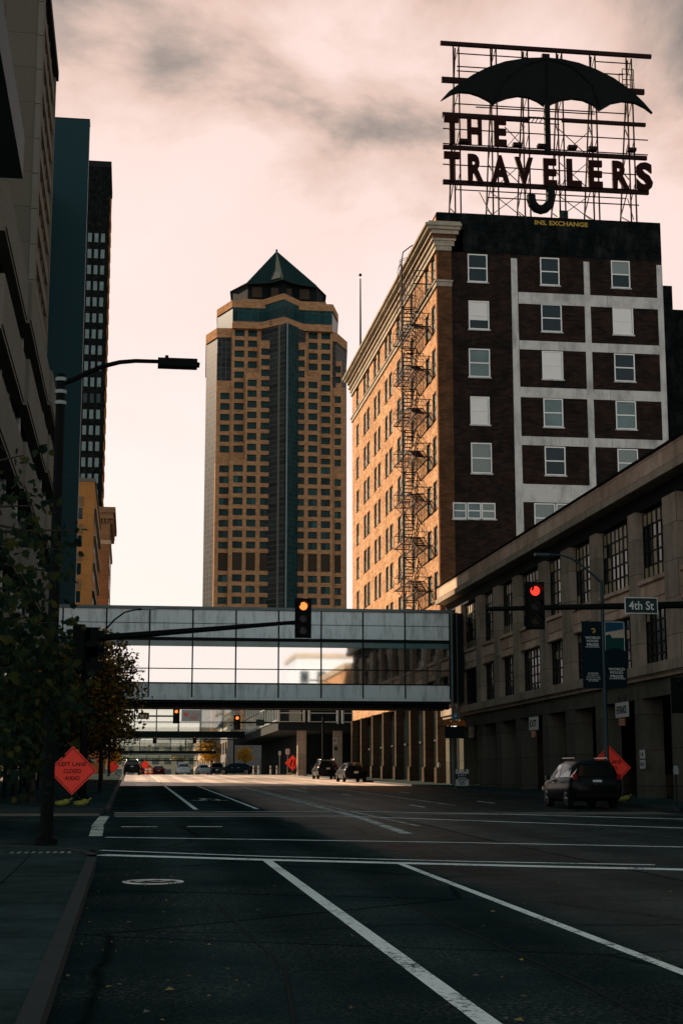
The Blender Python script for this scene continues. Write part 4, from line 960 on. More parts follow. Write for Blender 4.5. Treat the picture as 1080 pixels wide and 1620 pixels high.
# far ends of the street
def block(label, x0, x1, y0, y1, z, mat, wcols, wrows, win='window_glass', face='Y'):
    o = thing('distant_building', label, 'building', ((x0+x1)/2, y0, zg(y0)), 'distant buildings at the street end')
    MB().box(x0, x1, y0, y1, 2, z).build('wall', mat, o)
    xs = x1 if x1 < 5 else x0
    for r in range(wrows):
        for k in range(wcols):
            w_ = (y1-y0)/wcols; ya = y0+w_*(k+.2); zz = 3.2+(z-4)*r/wrows
            MB().box(xs-.05, xs+.05, ya, ya+w_*.6, zz, zz+(z-4)/wrows*.6).build('window', win, o)
    MB().box(x0-.1, x1+.1, y0-.1, y1+.1, z+.001, z+.5).build('roof_edge', 'concrete', o)
    return o
block('pale panelled wall of a low grey building right of the third footbridge', 18.3, 30, 295, 335, 11.5, 'grey_wall', 5, 2)
block('low tan building at the far right end of the street', 20, 40, 345, 410, 9, 'pale_stone', 7, 2)
block('low brown building at the far left end of the street', -26, -8.5, 400, 470, 9, 'ornate_stone', 7, 2)
block('pale distant building closing the street on the right', 22, 44, 430, 540, 14, 'pale_stone', 9, 3)

block('long pale cream building closing off the far end of the street', -60, 75, 640, 700, 17, 'cream_stone', 4, 3)
b = MB()
o = [q for q in bpy.data.objects if q.get('label', '').startswith('long pale cream')][0]
for k in range(26):
    for r in range(3): MB().box(-56+k*5, -53.2+k*5, 639.9, 639.99, 4+r*4.5, 6.6+r*4.5).build('window', 'light_pane', o)
def behind(label, x0, x1, y0, y1, z, mat, cols, rows):
    o = thing('corner_building', label, 'building', ((x0+x1)/2, y1, 0), 'buildings mirrored in the footbridge glazing')
    MB().box(x0, x1, y0, y1, -.5, z).build('wall', mat, o); MB().box(x0-.2, x1+.2, y0-.2, y1+.2, z+.001, z+.7).build('cornice', 'pale_stone', o)
    for r in range(rows):
        for k in range(cols): w_ = (x1-x0)/cols; xa = x0+w_*(k+.25); za = 2.5+(z-3)*r/rows; MB().box(xa, xa+w_*.5, y1, y1+.06, za, za+(z-3)/rows*.55).build('window', 'window_glass', o)
behind('tan brick corner building mirrored in the right part of the footbridge glazing', 23.6, 36, 4, 27, 14, 'tan_brick', 5, 4)
behind('white office building mirrored in the middle of the footbridge glazing', 27, 44, -75, -58, 22, 'white_wall', 6, 5)
# ------------------------------------------------------------------ cars (built along +Y, origin on the ground)
def ring_pts(st):
    y, zb, zs, zr, wl, ws, wr = st; h = zs-zb
    half = [(wl*.86, zb), (wl*.97, zb+.14*h), (ws, zb+.5*h), (ws*.985, zs-.12*h), (ws*.93, zs), (wr+.0, max(zs+.001, zr-.10)), (wr*.80, max(zs+.002, zr-.012)), (0, max(zs+.003, zr))]
    return [(x, y, z) for x, z in half]+[(-x, y, z) for x, z in half[-2::-1]]
KINDS = {
 'suv': dict(L=4.6, st=[(-2.28, .50, .92, .92, .74, .76, .66), (-2.2, .36, 1.02, 1.06, .86, .90, .70), (-2.12, .30, 1.05, 1.52, .90, .92, .64), (-1.75, .26, 1.05, 1.68, .91, .93, .66), (-.3, .24, 1.03, 1.72, .92, .93, .67), (.45, .24, 1.02, 1.66, .92, .93, .64), (1.15, .25, 1.03, 1.06, .92, .92, .70), (1.7, .27, .98, 1.00, .91, .90, .66), (2.1, .30, .86, .88, .86, .84, .6), (2.28, .40, .66, .68, .74, .72, .5)],
             side=[(2, 3), (3, 4), (4, 5)], rear=(1, 2), front=(5, 6), wh=.36, wy=(-1.38, 1.36), tail=(-2.20, .78, 1.12), head=(2.1, .72, .68), rail=True),
 'hatch': dict(L=4.3, st=[(-2.12, .46, .80, .80, .70, .74, .6), (-2.05, .32, .96, .98, .84, .87, .68), (-1.9, .26, .99, 1.22, .88, .89, .62), (-1.45, .24, .98, 1.46, .89, .90, .60), (-.3, .22, .96, 1.51, .90, .90, .62), (.35, .22, .95, 1.46, .90, .90, .6), (1.15, .23, .96, .99, .89, .89, .68), (1.65, .25, .90, .92, .88, .86, .62), (1.98, .28, .78, .80, .82, .8, .5), (2.12, .38, .62, .64, .7, .68, .4)],
             side=[(2, 3), (3, 4), (4, 5)], rear=(2, 3), front=(5, 6), wh=.33, wy=(-1.3, 1.3), tail=(-2.06, .74, .82), head=(1.98, .68, .62), rail=False),
 'sedan': dict(L=4.8, st=[(-2.4, .45, .82, .82, .72, .74, .6), (-2.3, .30, .98, 1.0, .85, .87, .68), (-1.75, .25, 1.0, 1.04, .90, .91, .66), (-.95, .22, .98, 1.40, .91, .92, .58), (-.2, .21, .96, 1.46, .92, .92, .60), (.45, .21, .95, 1.38, .92, .92, .57), (1.25, .22, .93, .95, .91, .91, .68), (1.8, .24, .87, .89, .89, .88, .62), (2.2, .27, .75, .77, .82, .8, .5), (2.4, .37, .6, .62, .7, .68, .4)],
             side=[(2, 3), (3, 4), (4, 5)], rear=(2, 3), front=(5, 6), wh=.33, wy=(-1.45, 1.42), tail=(-2.31, .72, .84), head=(2.2, .68, .6), rail=False)}
def make_car(kind, paint, label, name='parked_car', cat='car', roofbar=None):
    k = KINDS[kind]; st = k['st']; o = thing(name, label, cat)
    rings = [ring_pts(s) for s in st]; n = len(rings[0]); b = MB(); vs = [p for r in rings for p in r]
    fs = [(i*n+j, i*n+j+1, (i+1)*n+j+1, (i+1)*n+j) for i in range(len(st)-1) for j in range(n-1)]
    fs += [(i*n+n-1, i*n, (i+1)*n, (i+1)*n+n-1) for i in range(len(st)-1)]; fs += [tuple(range(n-1, -1, -1)), tuple(range((len(st)-1)*n, len(st)*n))]
    b.add(vs, fs); body = b.build('body', paint, o, True)
    sg = MB(); e = .014
    def L(a, c, t): return tuple(a[i]+(c[i]-a[i])*t for i in range(3))
    for i, j in k['side']:
        for s_ in (1, -1):
            A, Bp = rings[i], rings[j]; lo_i, hi_i = 4, 5
            q = [L(A[lo_i], A[hi_i], .10), L(Bp[lo_i], Bp[hi_i], .10), L(Bp[lo_i], Bp[hi_i], .92), L(A[lo_i], A[hi_i], .92)]
            cy_ = sum(p[1] for p in q)/4; q = [((p[0]+e)*s_, cy_+(p[1]-cy_)*.93, p[2]) for p in q]
            sg.add(q, [(0, 1, 2, 3) if s_ > 0 else (3, 2, 1, 0)])
    sg.build('side_window', 'car_glass', o)
    for nm, (i, j), sy in (('rear_window', k['rear'], -1), ('windscreen', k['front'], 1)):
        A, Bp = rings[i], rings[j]; low, hig = (A, Bp) if sy < 0 else (Bp, A)
        q = []
        for (rg, t_) in ((low, .12), (hig, .10)):
            pass
        pl_, ph = low[6], hig[6]; wl_, wh_ = low[5][0]*.93, hig[5][0]*.92
        a0 = L(low[6], hig[6], .14); a1 = L(low[6], hig[6], .93)
        q = [(-wl_, a0[1]+sy*.02, a0[2]+.02), (wl_, a0[1]+sy*.02, a0[2]+.02), (wh_, a1[1]+sy*.02, a1[2]+.02), (-wh_, a1[1]+sy*.02, a1[2]+.02)]
        MB().add(q, [(0, 1, 2, 3) if sy < 0 else (3, 2, 1, 0)]).build(nm, 'car_glass', o)
    for wy in k['wy']:
        for s_ in (1, -1):
            r = k['wh']; x = s_*.80
            w = MB().tube([(x-.11, wy, r), (x-.09, wy, r), (x+.09, wy, r), (x+.11, wy, r)], [r*.9, r, r, r*.9], 20).build('wheel', 'rubber', o)
            q = MB().tube([(x+s_*.09, wy, r), (x+s_*.125, wy, r)], [r*.16, r*.14], 10)
            for j in range(5): a = 2*PI*j/5; q.bar((x+s_*.115, wy, r), (x+s_*.118, wy+math.cos(a)*r*.66, r+math.sin(a)*r*.66), .06, .02)
            q.ring((x+s_*.118, wy, r), (0, s_, 0), Z3, r*.6, r*.7, .03, 20); q.build('rim', 'chrome', w)
            MB().ring((x+s_*.095, wy, r), (0, s_, 0), Z3, r*1.02, r*1.16, .2, 18, -.1, PI+.1).build('wheel_arch', 'rubber', o)
    ty, tx_, tz_ = k['tail']; hy, hx, hz_ = k['head']
    for s_ in (1, -1):
        MB().box(s_*tx_-.07, s_*tx_+.07, ty-.025, ty+.1, tz_-.12, tz_+.08).build('tail_light', 'car_red', o)
        MB().box(s_*hx-.16, s_*hx+.12, hy-.12, hy+.06, hz_-.05, hz_+.09).build('headlight', 'chrome', o)
        z = st[5][2]; MB().box(s_*.94-.02 if s_ > 0 else -1.08, 1.08 if s_ > 0 else -.92, .72, .86, z-.02, z+.14).build('wing_mirror', paint, o)
        if k['rail']: MB().tube([(s_*.60, -1.6, 1.69), (s_*.60, -1.5, 1.76), (s_*.60, .1, 1.77), (s_*.60, .3, 1.72)], .022, 6).build('roof_rail', 'chrome', o)
        q = MB()
        for yy in (-.55, .25): q.box(s_*.925-.02, s_*.925+.02, yy, yy+.16, st[4][2]-.14, st[4][2]-.10)
        q.build('door_handle', 'chrome', o)
    pz = .92 if kind == 'suv' else .74
    pl = MB().box(-.16, .16, st[0][0]-.03+(.03 if kind == 'suv' else 0), st[0][0]+.06, pz-.08, pz+.08).build('licence_plate', 'plate_white', o)
    MB().box(-.8, .8, st[0][0]-.04, st[0][0]+.1, .40, .56).box(-.78, .78, st[-1][0]-.1, st[-1][0]+.03, .36, .5).build('bumper', paint, o)
    return o
def at(px, py):
    d = ray(px, py); t = 1.0
    Y = 60.
    for _ in range(60):
        X = d[0]*Y/d[1]; z = CH+d[2]*Y/d[1]; f = z-zg(Y)
        Y2 = Y+1e-3; f2 = CH+d[2]*Y2/d[1]-zg(Y2); df = (f2-f)/1e-3
        if abs(df) < 1e-7: break
        Y -= max(-15, min(15, f/df))
    return d[0]*Y/d[1], Y
place(make_car('suv', 'car_black', 'black SUV parked at right kerb in front of orange diamond sign'), (16.3, 55.1, zg(55.1)), math.radians(-1), 'black SUV parked at right kerb in front of orange diamond sign')
place(make_car('suv', 'car_black', ''), (18.35-1.0, 138.5, zg(138.5)), math.radians(1), 'dark SUV parked under the footbridge, farther of the two cars at right kerb')
place(make_car('hatch', 'car_black', ''), (17.25, 121.0, zg(121)), math.radians(3), 'dark hatchback parked under the footbridge, nearer of the two cars at right kerb')
place(make_car('suv', 'car_black', ''), (.25, 176.5, zg(176.5)), 0, 'black SUV with pale roof at the left kerb beside far orange sign')
place(make_car('sedan', 'car_navy', ''), (12.9, 191, zg(191)), math.radians(78), 'dark blue sedan turning sideways across the far end of the street')
for (x, y, rz, kd, pn, lb) in ((7.2, 214, .03, 'suv', 'car_white', 'white car coming up the street left of the sedan'), (10.3, 220, PI+.1, 'hatch', 'car_white', 'small white car just left of the dark blue sedan'),
                          (11.9, 214, PI-.05, 'suv', 'car_black', 'dark car nose on behind the front of the blue sedan'), (2.3, 222, 0, 'sedan', 'car_red', 'red car seen over the crest beside the black SUV'), (4.2, 230, 0, 'sedan', 'car_red', 'second red car over the crest, right of the first red car')):
    place(make_car(kd, pn, lb), (x, y, zg(y)), rz, lb, 'far cars over the crest')

# ------------------------------------------------------------------ signal heads, masts and lamps
def signal_head(parent, c, h, lit, name='signal_head', lamp='lamp_amber', facing=-1, w=None):
    """three-section head centred at c facing the camera side; lit: 0 top, 1 middle, 2 bottom, None dark"""
    x, y, z = c; w = w or h*.34
    hd = MB().box(x-w/2, x+w/2, y-.02, y+.20, z-h/2, z+h/2).build(name, 'black_paint', parent)
    MB().box(x-w*.62, x+w*.62, y+.06, y+.075, z-h*.545, z+h*.545).build('backplate', 'black_paint', hd)
    for i in range(3):
        zc = z+h*(.33-.33*i); r = w*.30
        if facing < 0:
            MB().ring((x, y-.03, zc), X3, Z3, 0, r, .02, 18).build('lens', (lamp if lit == i else 'dark_glass'), hd)
            MB().ring((x, y-.24, zc), X3, Z3, r, r+.02, -.21, 16, -.15, PI+.15).build('visor', 'black_paint', hd)
    return hd
# left mast
LY = 57.0
def PL(px, py): q = fY(px, py, LY); return q[0], q[2]
mx_, mz = PL(137, 1015)
LM = thing('signal_mast', 'black traffic signal mast with amber light on long arm reaching over the left lanes', 'traffic signal', (mx_, LY, zg(LY)+.13))
MB().tube([(mx_, LY, zg(LY)+.13), (mx_, LY, mz+.5)], .15, 12, .11).build('pole', 'black_paint', LM)
MB().tube([(mx_, LY, zg(LY)+.13), (mx_, LY, zg(LY)+.45)], .26, 12, .2).build('base', 'black_paint', LM)
a, c = PL(150, 1011), PL(480, 983.5)
MB().tube([(mx_, LY, a[1]), (c[0], LY, c[1])], .135, 10, .07).build('mast_arm', 'black_paint', LM)
c = PL(478.5, 979); signal_head(LM, (c[0], LY-.25, c[1]), 1.36, 0, w=.50)
for px, py, hh in ((125, 1025, 1.5), (146, 1018, 1.0), (146, 1046, .9)):
    c = PL(px, py); hd = MB().box(c[0]-.22, c[0]+.22, LY-.5, LY-.1, c[1]-hh*.55, c[1]+hh*.55).build('side_signal_head', 'black_paint', LM)
    q = MB()
    for i in range(2): q.box(c[0]+.2, c[0]+.45, LY-.5, LY-.15, c[1]+hh*(.40-.5*i), c[1]+hh*(.43-.5*i)); q.box(c[0]+.2, c[0]+.43, LY-.5, LY-.48, c[1]+hh*(.15-.5*i), c[1]+hh*(.40-.5*i))
    q.build('visor', 'black_paint', hd)
# right mast
RY = 49.5
def PR(px, py): q = fY(px, py, RY); return q[0], q[2]
RM = thing('signal_mast', 'black traffic signal mast with red light and street name plate at the right', 'traffic signal', (18.9, RY, zg(RY)))
MB().tube([(18.9, RY, zg(RY)), (18.9, RY, 7.8)], .16, 12, .12).build('pole', 'black_paint', RM)
a, c = PR(768, 963.5), PR(1085, 957)
MB().tube([(a[0], RY, a[1]), (18.9, RY, c[1]+.02)], .075, 10, .13).build('mast_arm', 'black_paint', RM)
c = PR(843, 959); signal_head(RM, (c[0], RY-.25, c[1]), 1.46, 0, lamp='lamp_red', w=.54)
a, c = PR(985, 971.5), PR(1036, 946.5)
pl = MB().box(a[0], c[0], RY-.2, RY-.16, a[1], c[1]).build('street_name_plate', 'plate_white', RM)
MB().box(a[0]+.03, c[0]-.03, RY-.206, RY-.2, a[1]+.03, c[1]-.03).build('plate_face', 'sign_grey', pl)
MB().text('4th St', (a[0]+.14, RY-.21, a[1]+.13), X3, Z3, c[0]-a[0]-.28, c[1]-a[1]-.26, .006, .01).build('lettering', 'plate_white', pl)
c = PR(1072, 1100); signal_head(RM, (c[0], RY-.1, c[1]), 1.1, None, 'side_signal_head', w=.42)
MB().box(c[0], 18.9, RY-.02, RY+.05, c[1]+.3, c[1]+.36).build('bracket', 'black_paint', RM)
# near left street lamp
LX, LYY = -1.51, 29.6; z0 = zg(LYY)+.13; top = fY(100, 592, LYY)
LP = thing('street_lamp', 'tall near black street lamp post on the left corner with curved arm', 'street lamp', (LX, LYY, z0))
MB().tube([(LX, LYY, z0), (LX, LYY, z0+1), (LX, LYY, top[2])], [.125, .12, .085], 14, None).build('pole', 'black_paint', LP)
MB().tube([(LX, LYY, z0), (LX, LYY, z0+.12), (LX, LYY, z0+.16)], [.21, .21, .14], 14).build('base', 'black_paint', LP)
pts = [fY(*q, LYY) for q in ((101, 606), (118, 600), (140, 589), (165, 579), (190, 573), (215, 571), (253, 572))]
MB().tube(pts, .055, 8, .04).build('arm', 'black_paint', LP)
a, c = fY(250, 572, LYY), fY(316, 577, LYY)
hd = MB().box(a[0], c[0]-.05, LYY-.14, LYY+.14, a[2]-.11, a[2]+.05).tube([(c[0]-.14, LYY, a[2]-.03), (c[0], LYY, a[2]-.045)], .08, 10, .05).build('lamp_head', 'black_paint', LP)
MB().tube([(fY(264, 570, LYY)[0], LYY, a[2]+.04), (fY(264, 570, LYY)[0], LYY, a[2]+.13)], .035, 8).build('photocell', 'black_paint', hd)
q = MB()
for zz in (top[2]-.15, top[2]-.4, top[2]-.62): q.tube([(LX, LYY, zz), (LX, LYY, zz+.07)], .115, 12)
q.build('clamp', 'galv', LP)
# far left lamp
q0 = fY(165, 1000, 76)
o = thing('street_lamp', 'slim curved street lamp rising beyond the left signal mast', 'street lamp', (q0[0], 76, zg(76)+.13))
MB().tube([(q0[0], 76, zg(76)+.13), (q0[0], 76, q0[2])], .09, 10, .06).build('pole', 'dark_metal', o)
MB().tube([fY(*q, 76) for q in ((165, 1001), (170, 993), (182, 980), (197, 969), (212, 965), (226, 964))], .05, 8, .035).build('arm', 'dark_metal', o)
a = fY(224, 963, 76); MB().box(a[0], a[0]+.62, 75.88, 76.12, a[2]-.04, a[2]+.07).build('lamp_head', 'galv', o)
# right lamp with banners
QY = 59.0; lx = fY(953, 1000, QY)[0]
o = thing('street_lamp', 'slender street lamp carrying two dark banners by the parking garage', 'street lamp', (lx, QY, zg(QY)+.13))
tp = fY(948, 918, QY)
MB().tube([(lx, QY, zg(QY)+.13), (lx, QY, tp[2])], .10, 10, .07).build('pole', 'teal_paint', o)
MB().tube([fY(*q, QY) for q in ((950, 922), (938, 910), (920, 895), (904, 884), (890, 879), (870, 877), (845, 878))], .045, 8, .03).build('arm', 'teal_paint', o)
a = fY(845, 878, QY); MB().box(a[0], a[0]+.6, QY-.13, QY+.13, a[2]-.03, a[2]+.07).build('lamp_head', 'teal_paint', o)
def banner(px0, px1, py0, py1, left, label):
    a, c = fY(px0, py1, QY), fY(px1, py0, QY); z0, z1 = fY((px0+px1)/2, py1, QY)[2], fY((px0+px1)/2, py0, QY)[2]; y = QY-.03
    b = thing('street_banner', label, 'banner', ((a[0]+c[0])/2, QY, z0), 'banners on the street lamp')
    MB().box(a[0], c[0], y-.008, y+.008, z0, z1).build('cloth', 'banner_navy', b)
    e = lx; q = MB()
    for zz in (z0+.03, z1-.03): q.tube([(a[0], y+.03, zz), (c[0], y+.03, zz)], .02, 6)
    q.build('bracket_rod', 'teal_paint', b)
    W = c[0]-a[0]; H = z1-z0; T = MB(); yy = y-.013
    def line(s, cx, cy, w, h): T.text(s, (a[0]+W*cx-w/2, yy, z0+H*cy), X3, Z3, w, h, .004, .03)
    if left:
        for s, cy in (('WORLD', .735), ('FOOD', .685), ('PRIZE', .630)): line(s, .52, cy, W*(.74 if s == 'WORLD' else .58), H*.038)
        for s, cy, w in (('FOUNDATION', .605, .66), ('INCREASING', .215, .5), ('THE QUALITY,', .185, .6), ('QUANTITY AND', .155, .66), ('AVAILABILITY', .125, .7), ('OF FOOD', .10, .5)): line(s, .5, cy, W*w, H*.018)
        T.build('lettering', 'plate_white', b)
        MB().ring((a[0]+W*.55, yy, z0+H*.86), X3, Z3, .05, .10, .004, 16, -PI/2, PI*.8).box(a[0]+W*.53, a[0]+W*.58, yy, yy+.004, z0+H*.82, z0+H*.85).build('emblem', 'gold_paint', b)
    else:
        for s, cy in (('WORLD', .255), ('FOOD', .205), ('PRIZE', .150)): line(s, .53, cy, W*(.74 if s == 'WORLD' else .58), H*.038)
        line('FOUNDATION', .55, .125, W*.72, H*.018); T.build('lettering', 'plate_white', b)
        fr = MB(); x0, x1 = a[0]+.03, c[0]-.06; za, zc = z0+H*.55, z0+H*.985
        for (p, q_, r, t_) in ((x0, x0+.025, za, zc), (x1-.025, x1, za, zc), (x0, x1, zc-.025, zc)): fr.box(p, q_, yy-.002, yy+.004, r, t_)
        fr.build('picture_border', 'plate_white', b)
        MB().box(x0+.025, x1-.025, yy+.001, yy+.003, za+.5, zc-.026).build('picture_sky', 'banner_blue', b)
        q = MB().slab([(x0+.03, za+.72), (x1-.03, za+.86), (x1-.03, za+.5), (x0+.03, za+.42)], (0, yy-.001, 0), X3, Z3, .003)
        q.build('picture_building', 'pale_stone', b)
        MB().slab([(x0+.03, za+.60), (x0+.22, za+.66), (x0+.30, za+.50), (x1-.03, za+.52), (x1-.03, za+.02), ((x0+x1)/2, za+.12), (x0+.03, za)], (0, yy-.003, 0), X3, Z3, .003).build('picture_trees', 'sign_green', b)
plain('banner_blue', (.012, .06, .11), .6, 0, .3, 1.5)
banner(921.5, 951, 983, 1089, True, 'dark banner left of the lamp pole with three lines of white lettering near its top')
banner(956.5, 988, 982, 1088, False, 'dark banner right of the lamp pole with a framed picture over white lettering')
# ------------------------------------------------------------------ orange diamond work signs
def diamond(x, y, zc, half, label, lines=(), merge=False, rz=0, tipcut=None):
    o = thing('diamond_sign', label, 'road sign', (x, y, zg(y)+.13)); g = zg(y)+.13
    d = [(0, -half), (half, 0), (0, half), (-half, 0)]
    fc = MB().slab(d, (x, y-.02, zc), X3, Z3, .02).build('sign_face', 'sign_orange', o)
    q = MB(); i1, i0 = half*.93, half*.895
    for k in range(4):
        a, c = d[k], d[(k+1) % 4]
        q.slab([(a[0]*.93, a[1]*.93), (c[0]*.93, c[1]*.93), (c[0]*.895, c[1]*.895), (a[0]*.895, a[1]*.895)], (x, y-.024, zc), X3, Z3, .003)
    q.build('border', 'black_paint', fc)
    T = MB(); h = half*.165
    for s, cz, w in lines: T.text(s, (x-w*half/2, y-.026, zc+cz*half-h/2), X3, Z3, w*half, h, .004, .012)
    if merge:
        T.slab([(-.35*half, -.42*half), (-.18*half, -.42*half), (-.18*half, -.1*half), (-.02*half, .12*half), (-.02*half, .42*half), (-.19*half, .42*half), (-.19*half, .16*half), (-.35*half, -.05*half)], (x, y-.026, zc), X3, Z3, .004)
        T.slab([(.14*half, -.42*half), (.28*half, -.42*half), (.28*half, .42*half), (.14*half, .42*half)], (x, y-.026, zc), X3, Z3, .004)
    if T.v: T.build('lettering', 'black_paint', fc)
    b = MB(); b.box(x-.04, x+.04, y+.004, y+.07, g+.35, zc+half*.8); b.build('upright', 'dark_metal', o)
    b = MB()
    for sx in (-1, 1): b.bar((x, y+.05, g+.42), (x+sx*.62, y-.55, g+.03), .05); b.bar((x, y+.05, g+.42), (x+sx*.62, y+.65, g+.03), .05)
    b.build('stand_leg', 'dark_metal', o)
    return o
D3 = (('LEFT LANE', .26, 1.12), ('CLOSED', -.02, .72), ('AHEAD', -.31, .60))
c = fY(115, 1219, 55); diamond(c[0], 55, c[2], .845, 'orange diamond LEFT LANE CLOSED AHEAD sign on the left pavement beside trees', D3)
c = fY(963, 1214.5, 59.5); diamond(c[0], 59.5, c[2], .88, 'orange diamond LEFT LANE CLOSED AHEAD sign half hidden by the black SUV', D3)
c = fY(463, 1207, 165); diamond(c[0], 165, c[2], .84, 'orange diamond sign with merging arrows under the parking deck', (), True)
c = fY(179, 1213, 150); diamond(c[0], 150, c[2], .62, 'small orange diamond sign in shade left of the far black SUV')
c = fY(228, 1210, 182); diamond(c[0]+.1, 182, c[2], .55, 'small red orange diamond sign right of the far black SUV')
# sandbags at sign feet
for (px, Y, lab) in ((98, 54.3, 'yellow green sandbag at the left foot of the left diamond sign'), (128, 54.2, 'yellow green sandbag at the right foot of the left diamond sign'), (983, 58.8, 'yellow sandbag at the foot of the right diamond sign'), (457, 164, 'yellow sandbag under the merging arrows sign')):
    q = fY(px, 1240, Y); o = thing('sandbag', lab, 'sandbag', (q[0], Y, zg(Y)+.13), 'sandbags on sign stands')
    MB().ball((q[0], Y, zg(Y)+.22), .2, 10, 7, (1.2, .9, .5)).ball((q[0]+.16, Y-.05, zg(Y)+.27), .13, 8, 6, (1.1, .9, .8)).build('bag', 'sandbag', o, True)
    MB().tube([(q[0]+.25, Y, zg(Y)+.3), (q[0]+.38, Y, zg(Y)+.4)], .03, 6).build('tied_neck', 'sandbag', o)
# ------------------------------------------------------------------ garage signs
def wall_sign(px0, px1, py0, py1, txt, label, mat='plate_white', sub=True, x=FX-.15):
    pc = (py0+py1)/2; y1 = fX(px0, pc, x)[1]; y0 = fX(px1, pc, x)[1]; mz0 = fX((px0+px1)/2, py1, x)[2]; mz1 = fX((px0+px1)/2, py0, x)[2]
    o = thing('hanging_sign', label, 'sign', (x, (y0+y1)/2, mz0))
    fc = MB().box(x, x+.06, y0, y1, mz0, mz1).build('panel', mat, o); W = y1-y0; H = mz1-mz0
    if txt: MB().text(txt, (x-.006, y1-W*.1, mz0+H*.24), NX, Z3, W*.8, H*.52, .004, .03).build('lettering', 'black_paint', fc)
    if sub:
        MB().box(x+.01, x+.05, y0+W*.28, y1-W*.22, mz0-H*.55, mz0-.03).build('lower_panel', 'amber_cloth', o)
        q = MB()
        for k in range(3): q.text('CLEARANCE'[:9-k*2], (x+.004, y1-W*.28, mz0-H*(.2+.15*k)), NX, Z3, W*.4, H*.08, .004, .01)
        q.build('lower_lettering', 'plate_white', o)
    MB().box(x+.02, x+.04, y0+W*.2, y0+W*.24, mz1, ZO+.3).box(x+.02, x+.04, y1-W*.24, y1-W*.2, mz1, ZO+.3).build('hanger', 'dark_metal', o)
    return o
wall_sign(836, 849.5, 1134, 1155, 'EXIT', 'white EXIT sign hanging in a garage bay over an orange strip')
wall_sign(972.5, 992, 1111, 1135, 'ENTRANCE', 'white ENTRANCE sign hanging in a garage bay right of the banners')
wall_sign(740.5, 749.5, 1150, 1167, 'EXIT', 'dim grey sign hanging in the farthest garage bay', 'sign_grey', False)
y = fX(1015.5, 1200, FX-.08)[1]; z = fX(1015.5, 1200, FX-.08)[2]
o = thing('pier_notice', 'small two part black and white notice on a garage pier at right', 'sign', (FX-.08, y, z-.3))
for dz_ in (0, -.42):
    p_ = MB().box(FX-.1, FX-.062, y-.3, y+.3, z+dz_, z+dz_+.36).build('panel', 'plate_white', o)
    MB().text('1-8' if dz_ == 0 else 'IN', (FX-.104, y+.22, z+dz_+.09), NX, Z3, .42, .18, .003, .03).build('lettering', 'black_paint', p_)
# price board
c = at(731, 1250); g = zg(c[1])+.13
def zY(py, Y, px=731): return fY(px, py, Y)[2]
W = 20.5/CF*c[1]*1.02
o = thing('price_board', 'white standing price board reading $7.00 PER DAY on the right pavement', 'sign board', (c[0], c[1], g))
x0, x1 = c[0]-W/2, c[0]+W/2; Yb = c[1]
pn = MB().box(x0, x1, Yb, Yb+.04, g+.12, zY(1233, Yb)).build('price_panel', 'plate_white', o)
q = MB().box(x0, x1, Yb, Yb+.04, zY(1224, Yb), zY(1220.5, Yb))
for k in (0, .4, .8): q.box(x0+W*k, x0+W*(k+.2), Yb, Yb+.04, zY(1220.5, Yb)+.001, zY(1217, Yb))
q.build('crenellated_top', 'plate_white', o)
MB().box(x0+.02, x1-.02, Yb+.005, Yb+.035, zY(1233, Yb)+.003, zY(1224, Yb)-.003).build('dark_panel', 'sign_grey', o)
q = MB()
for s, f0, w in (('$7.00', .66, .66), ('PER', .38, .40), ('DAY', .10, .42)): q.text(s, (c[0]-W*w/2, Yb-.004, g+.12+(zY(1233, Yb)-g-.12)*f0), X3, Z3, W*w, (zY(1233, Yb)-g-.12)*.24, .004, .03)
q.build('lettering', 'black_paint', pn)
q = MB()
for s, py in (('DAILY', 1227.8), ('PARKING', 1232.2)): q.text(s, (x0+W*.16, Yb-.0, zY(py, Yb)), X3, Z3, W*.68, .10, .004, .02)
q.build('lettering', 'plate_white', o)
MB().box(x0+.05, x0+.1, Yb+.04, Yb+.5, g, g+.1).box(x1-.1, x1-.05, Yb+.04, Yb+.5, g, g+.1).box(x0+.05, x0+.1, Yb, Yb+.05, g, g+.118).box(x1-.1, x1-.05, Yb, Yb+.05, g, g+.118).build('foot', 'dark_metal', o)
# parking entrance sign with orange scallops
KY = 96.0
def PK(px, py): q = fY(px, py, KY); return q[0], q[2]
a, c = PK(702, 1168), PK(736, 1142)
o = thing('parking_sign', 'dark parking sign with orange scalloped awning and blue letter P beside the downpipe', 'sign', ((a[0]+c[0])/2, KY, a[1]))
MB().box(a[0]+.08, c[0]-.1, KY, KY+.25, a[1], c[1]).build('board', 'interior_dark', o)
q = MB()
for k in range(3):
    xx = a[0]+(c[0]-a[0])*(k+.5)/3; q.ring((xx, KY-.04, c[1]-.12), X3, Z3, 0, (c[0]-a[0])/6, .05, 12, 0, PI)
q.box(a[0], c[0], KY-.04, KY+.0, c[1]-.26, c[1]-.121); q.build('scalloped_awning', 'amber_cloth', o)
a2 = PK(717, 1131); MB().ring((a2[0]+.12, KY-.03, a2[1]+.05), X3, Z3, 0, .19, .05, 18).build('round_badge', 'sign_blue', o) if False else None
plain('sign_blue', (.03, .16, .30), .4)
MB().ring((a2[0]+.12, KY-.03, a2[1]-.08), X3, Z3, 0, .19, .05, 18).build('round_badge', 'sign_blue', o)
MB().text('P', (a2[0]+.05, KY-.036, a2[1]-.19), X3, Z3, .15, .22, .004, .04).build('badge_letter', 'plate_white', o)
b1 = PK(711, 1147); MB().text('> HD', (b1[0]-.15, KY-.006, b1[1]-.1), X3, Z3, .62, .2, .006, .03).build('lit_lettering', 'lamp_white', o)
MB().box(a[0]-.4, a[0]+.08, KY+.08, KY+.14, c[1]-.3, c[1]-.24).build('bracket', 'dark_metal', o)
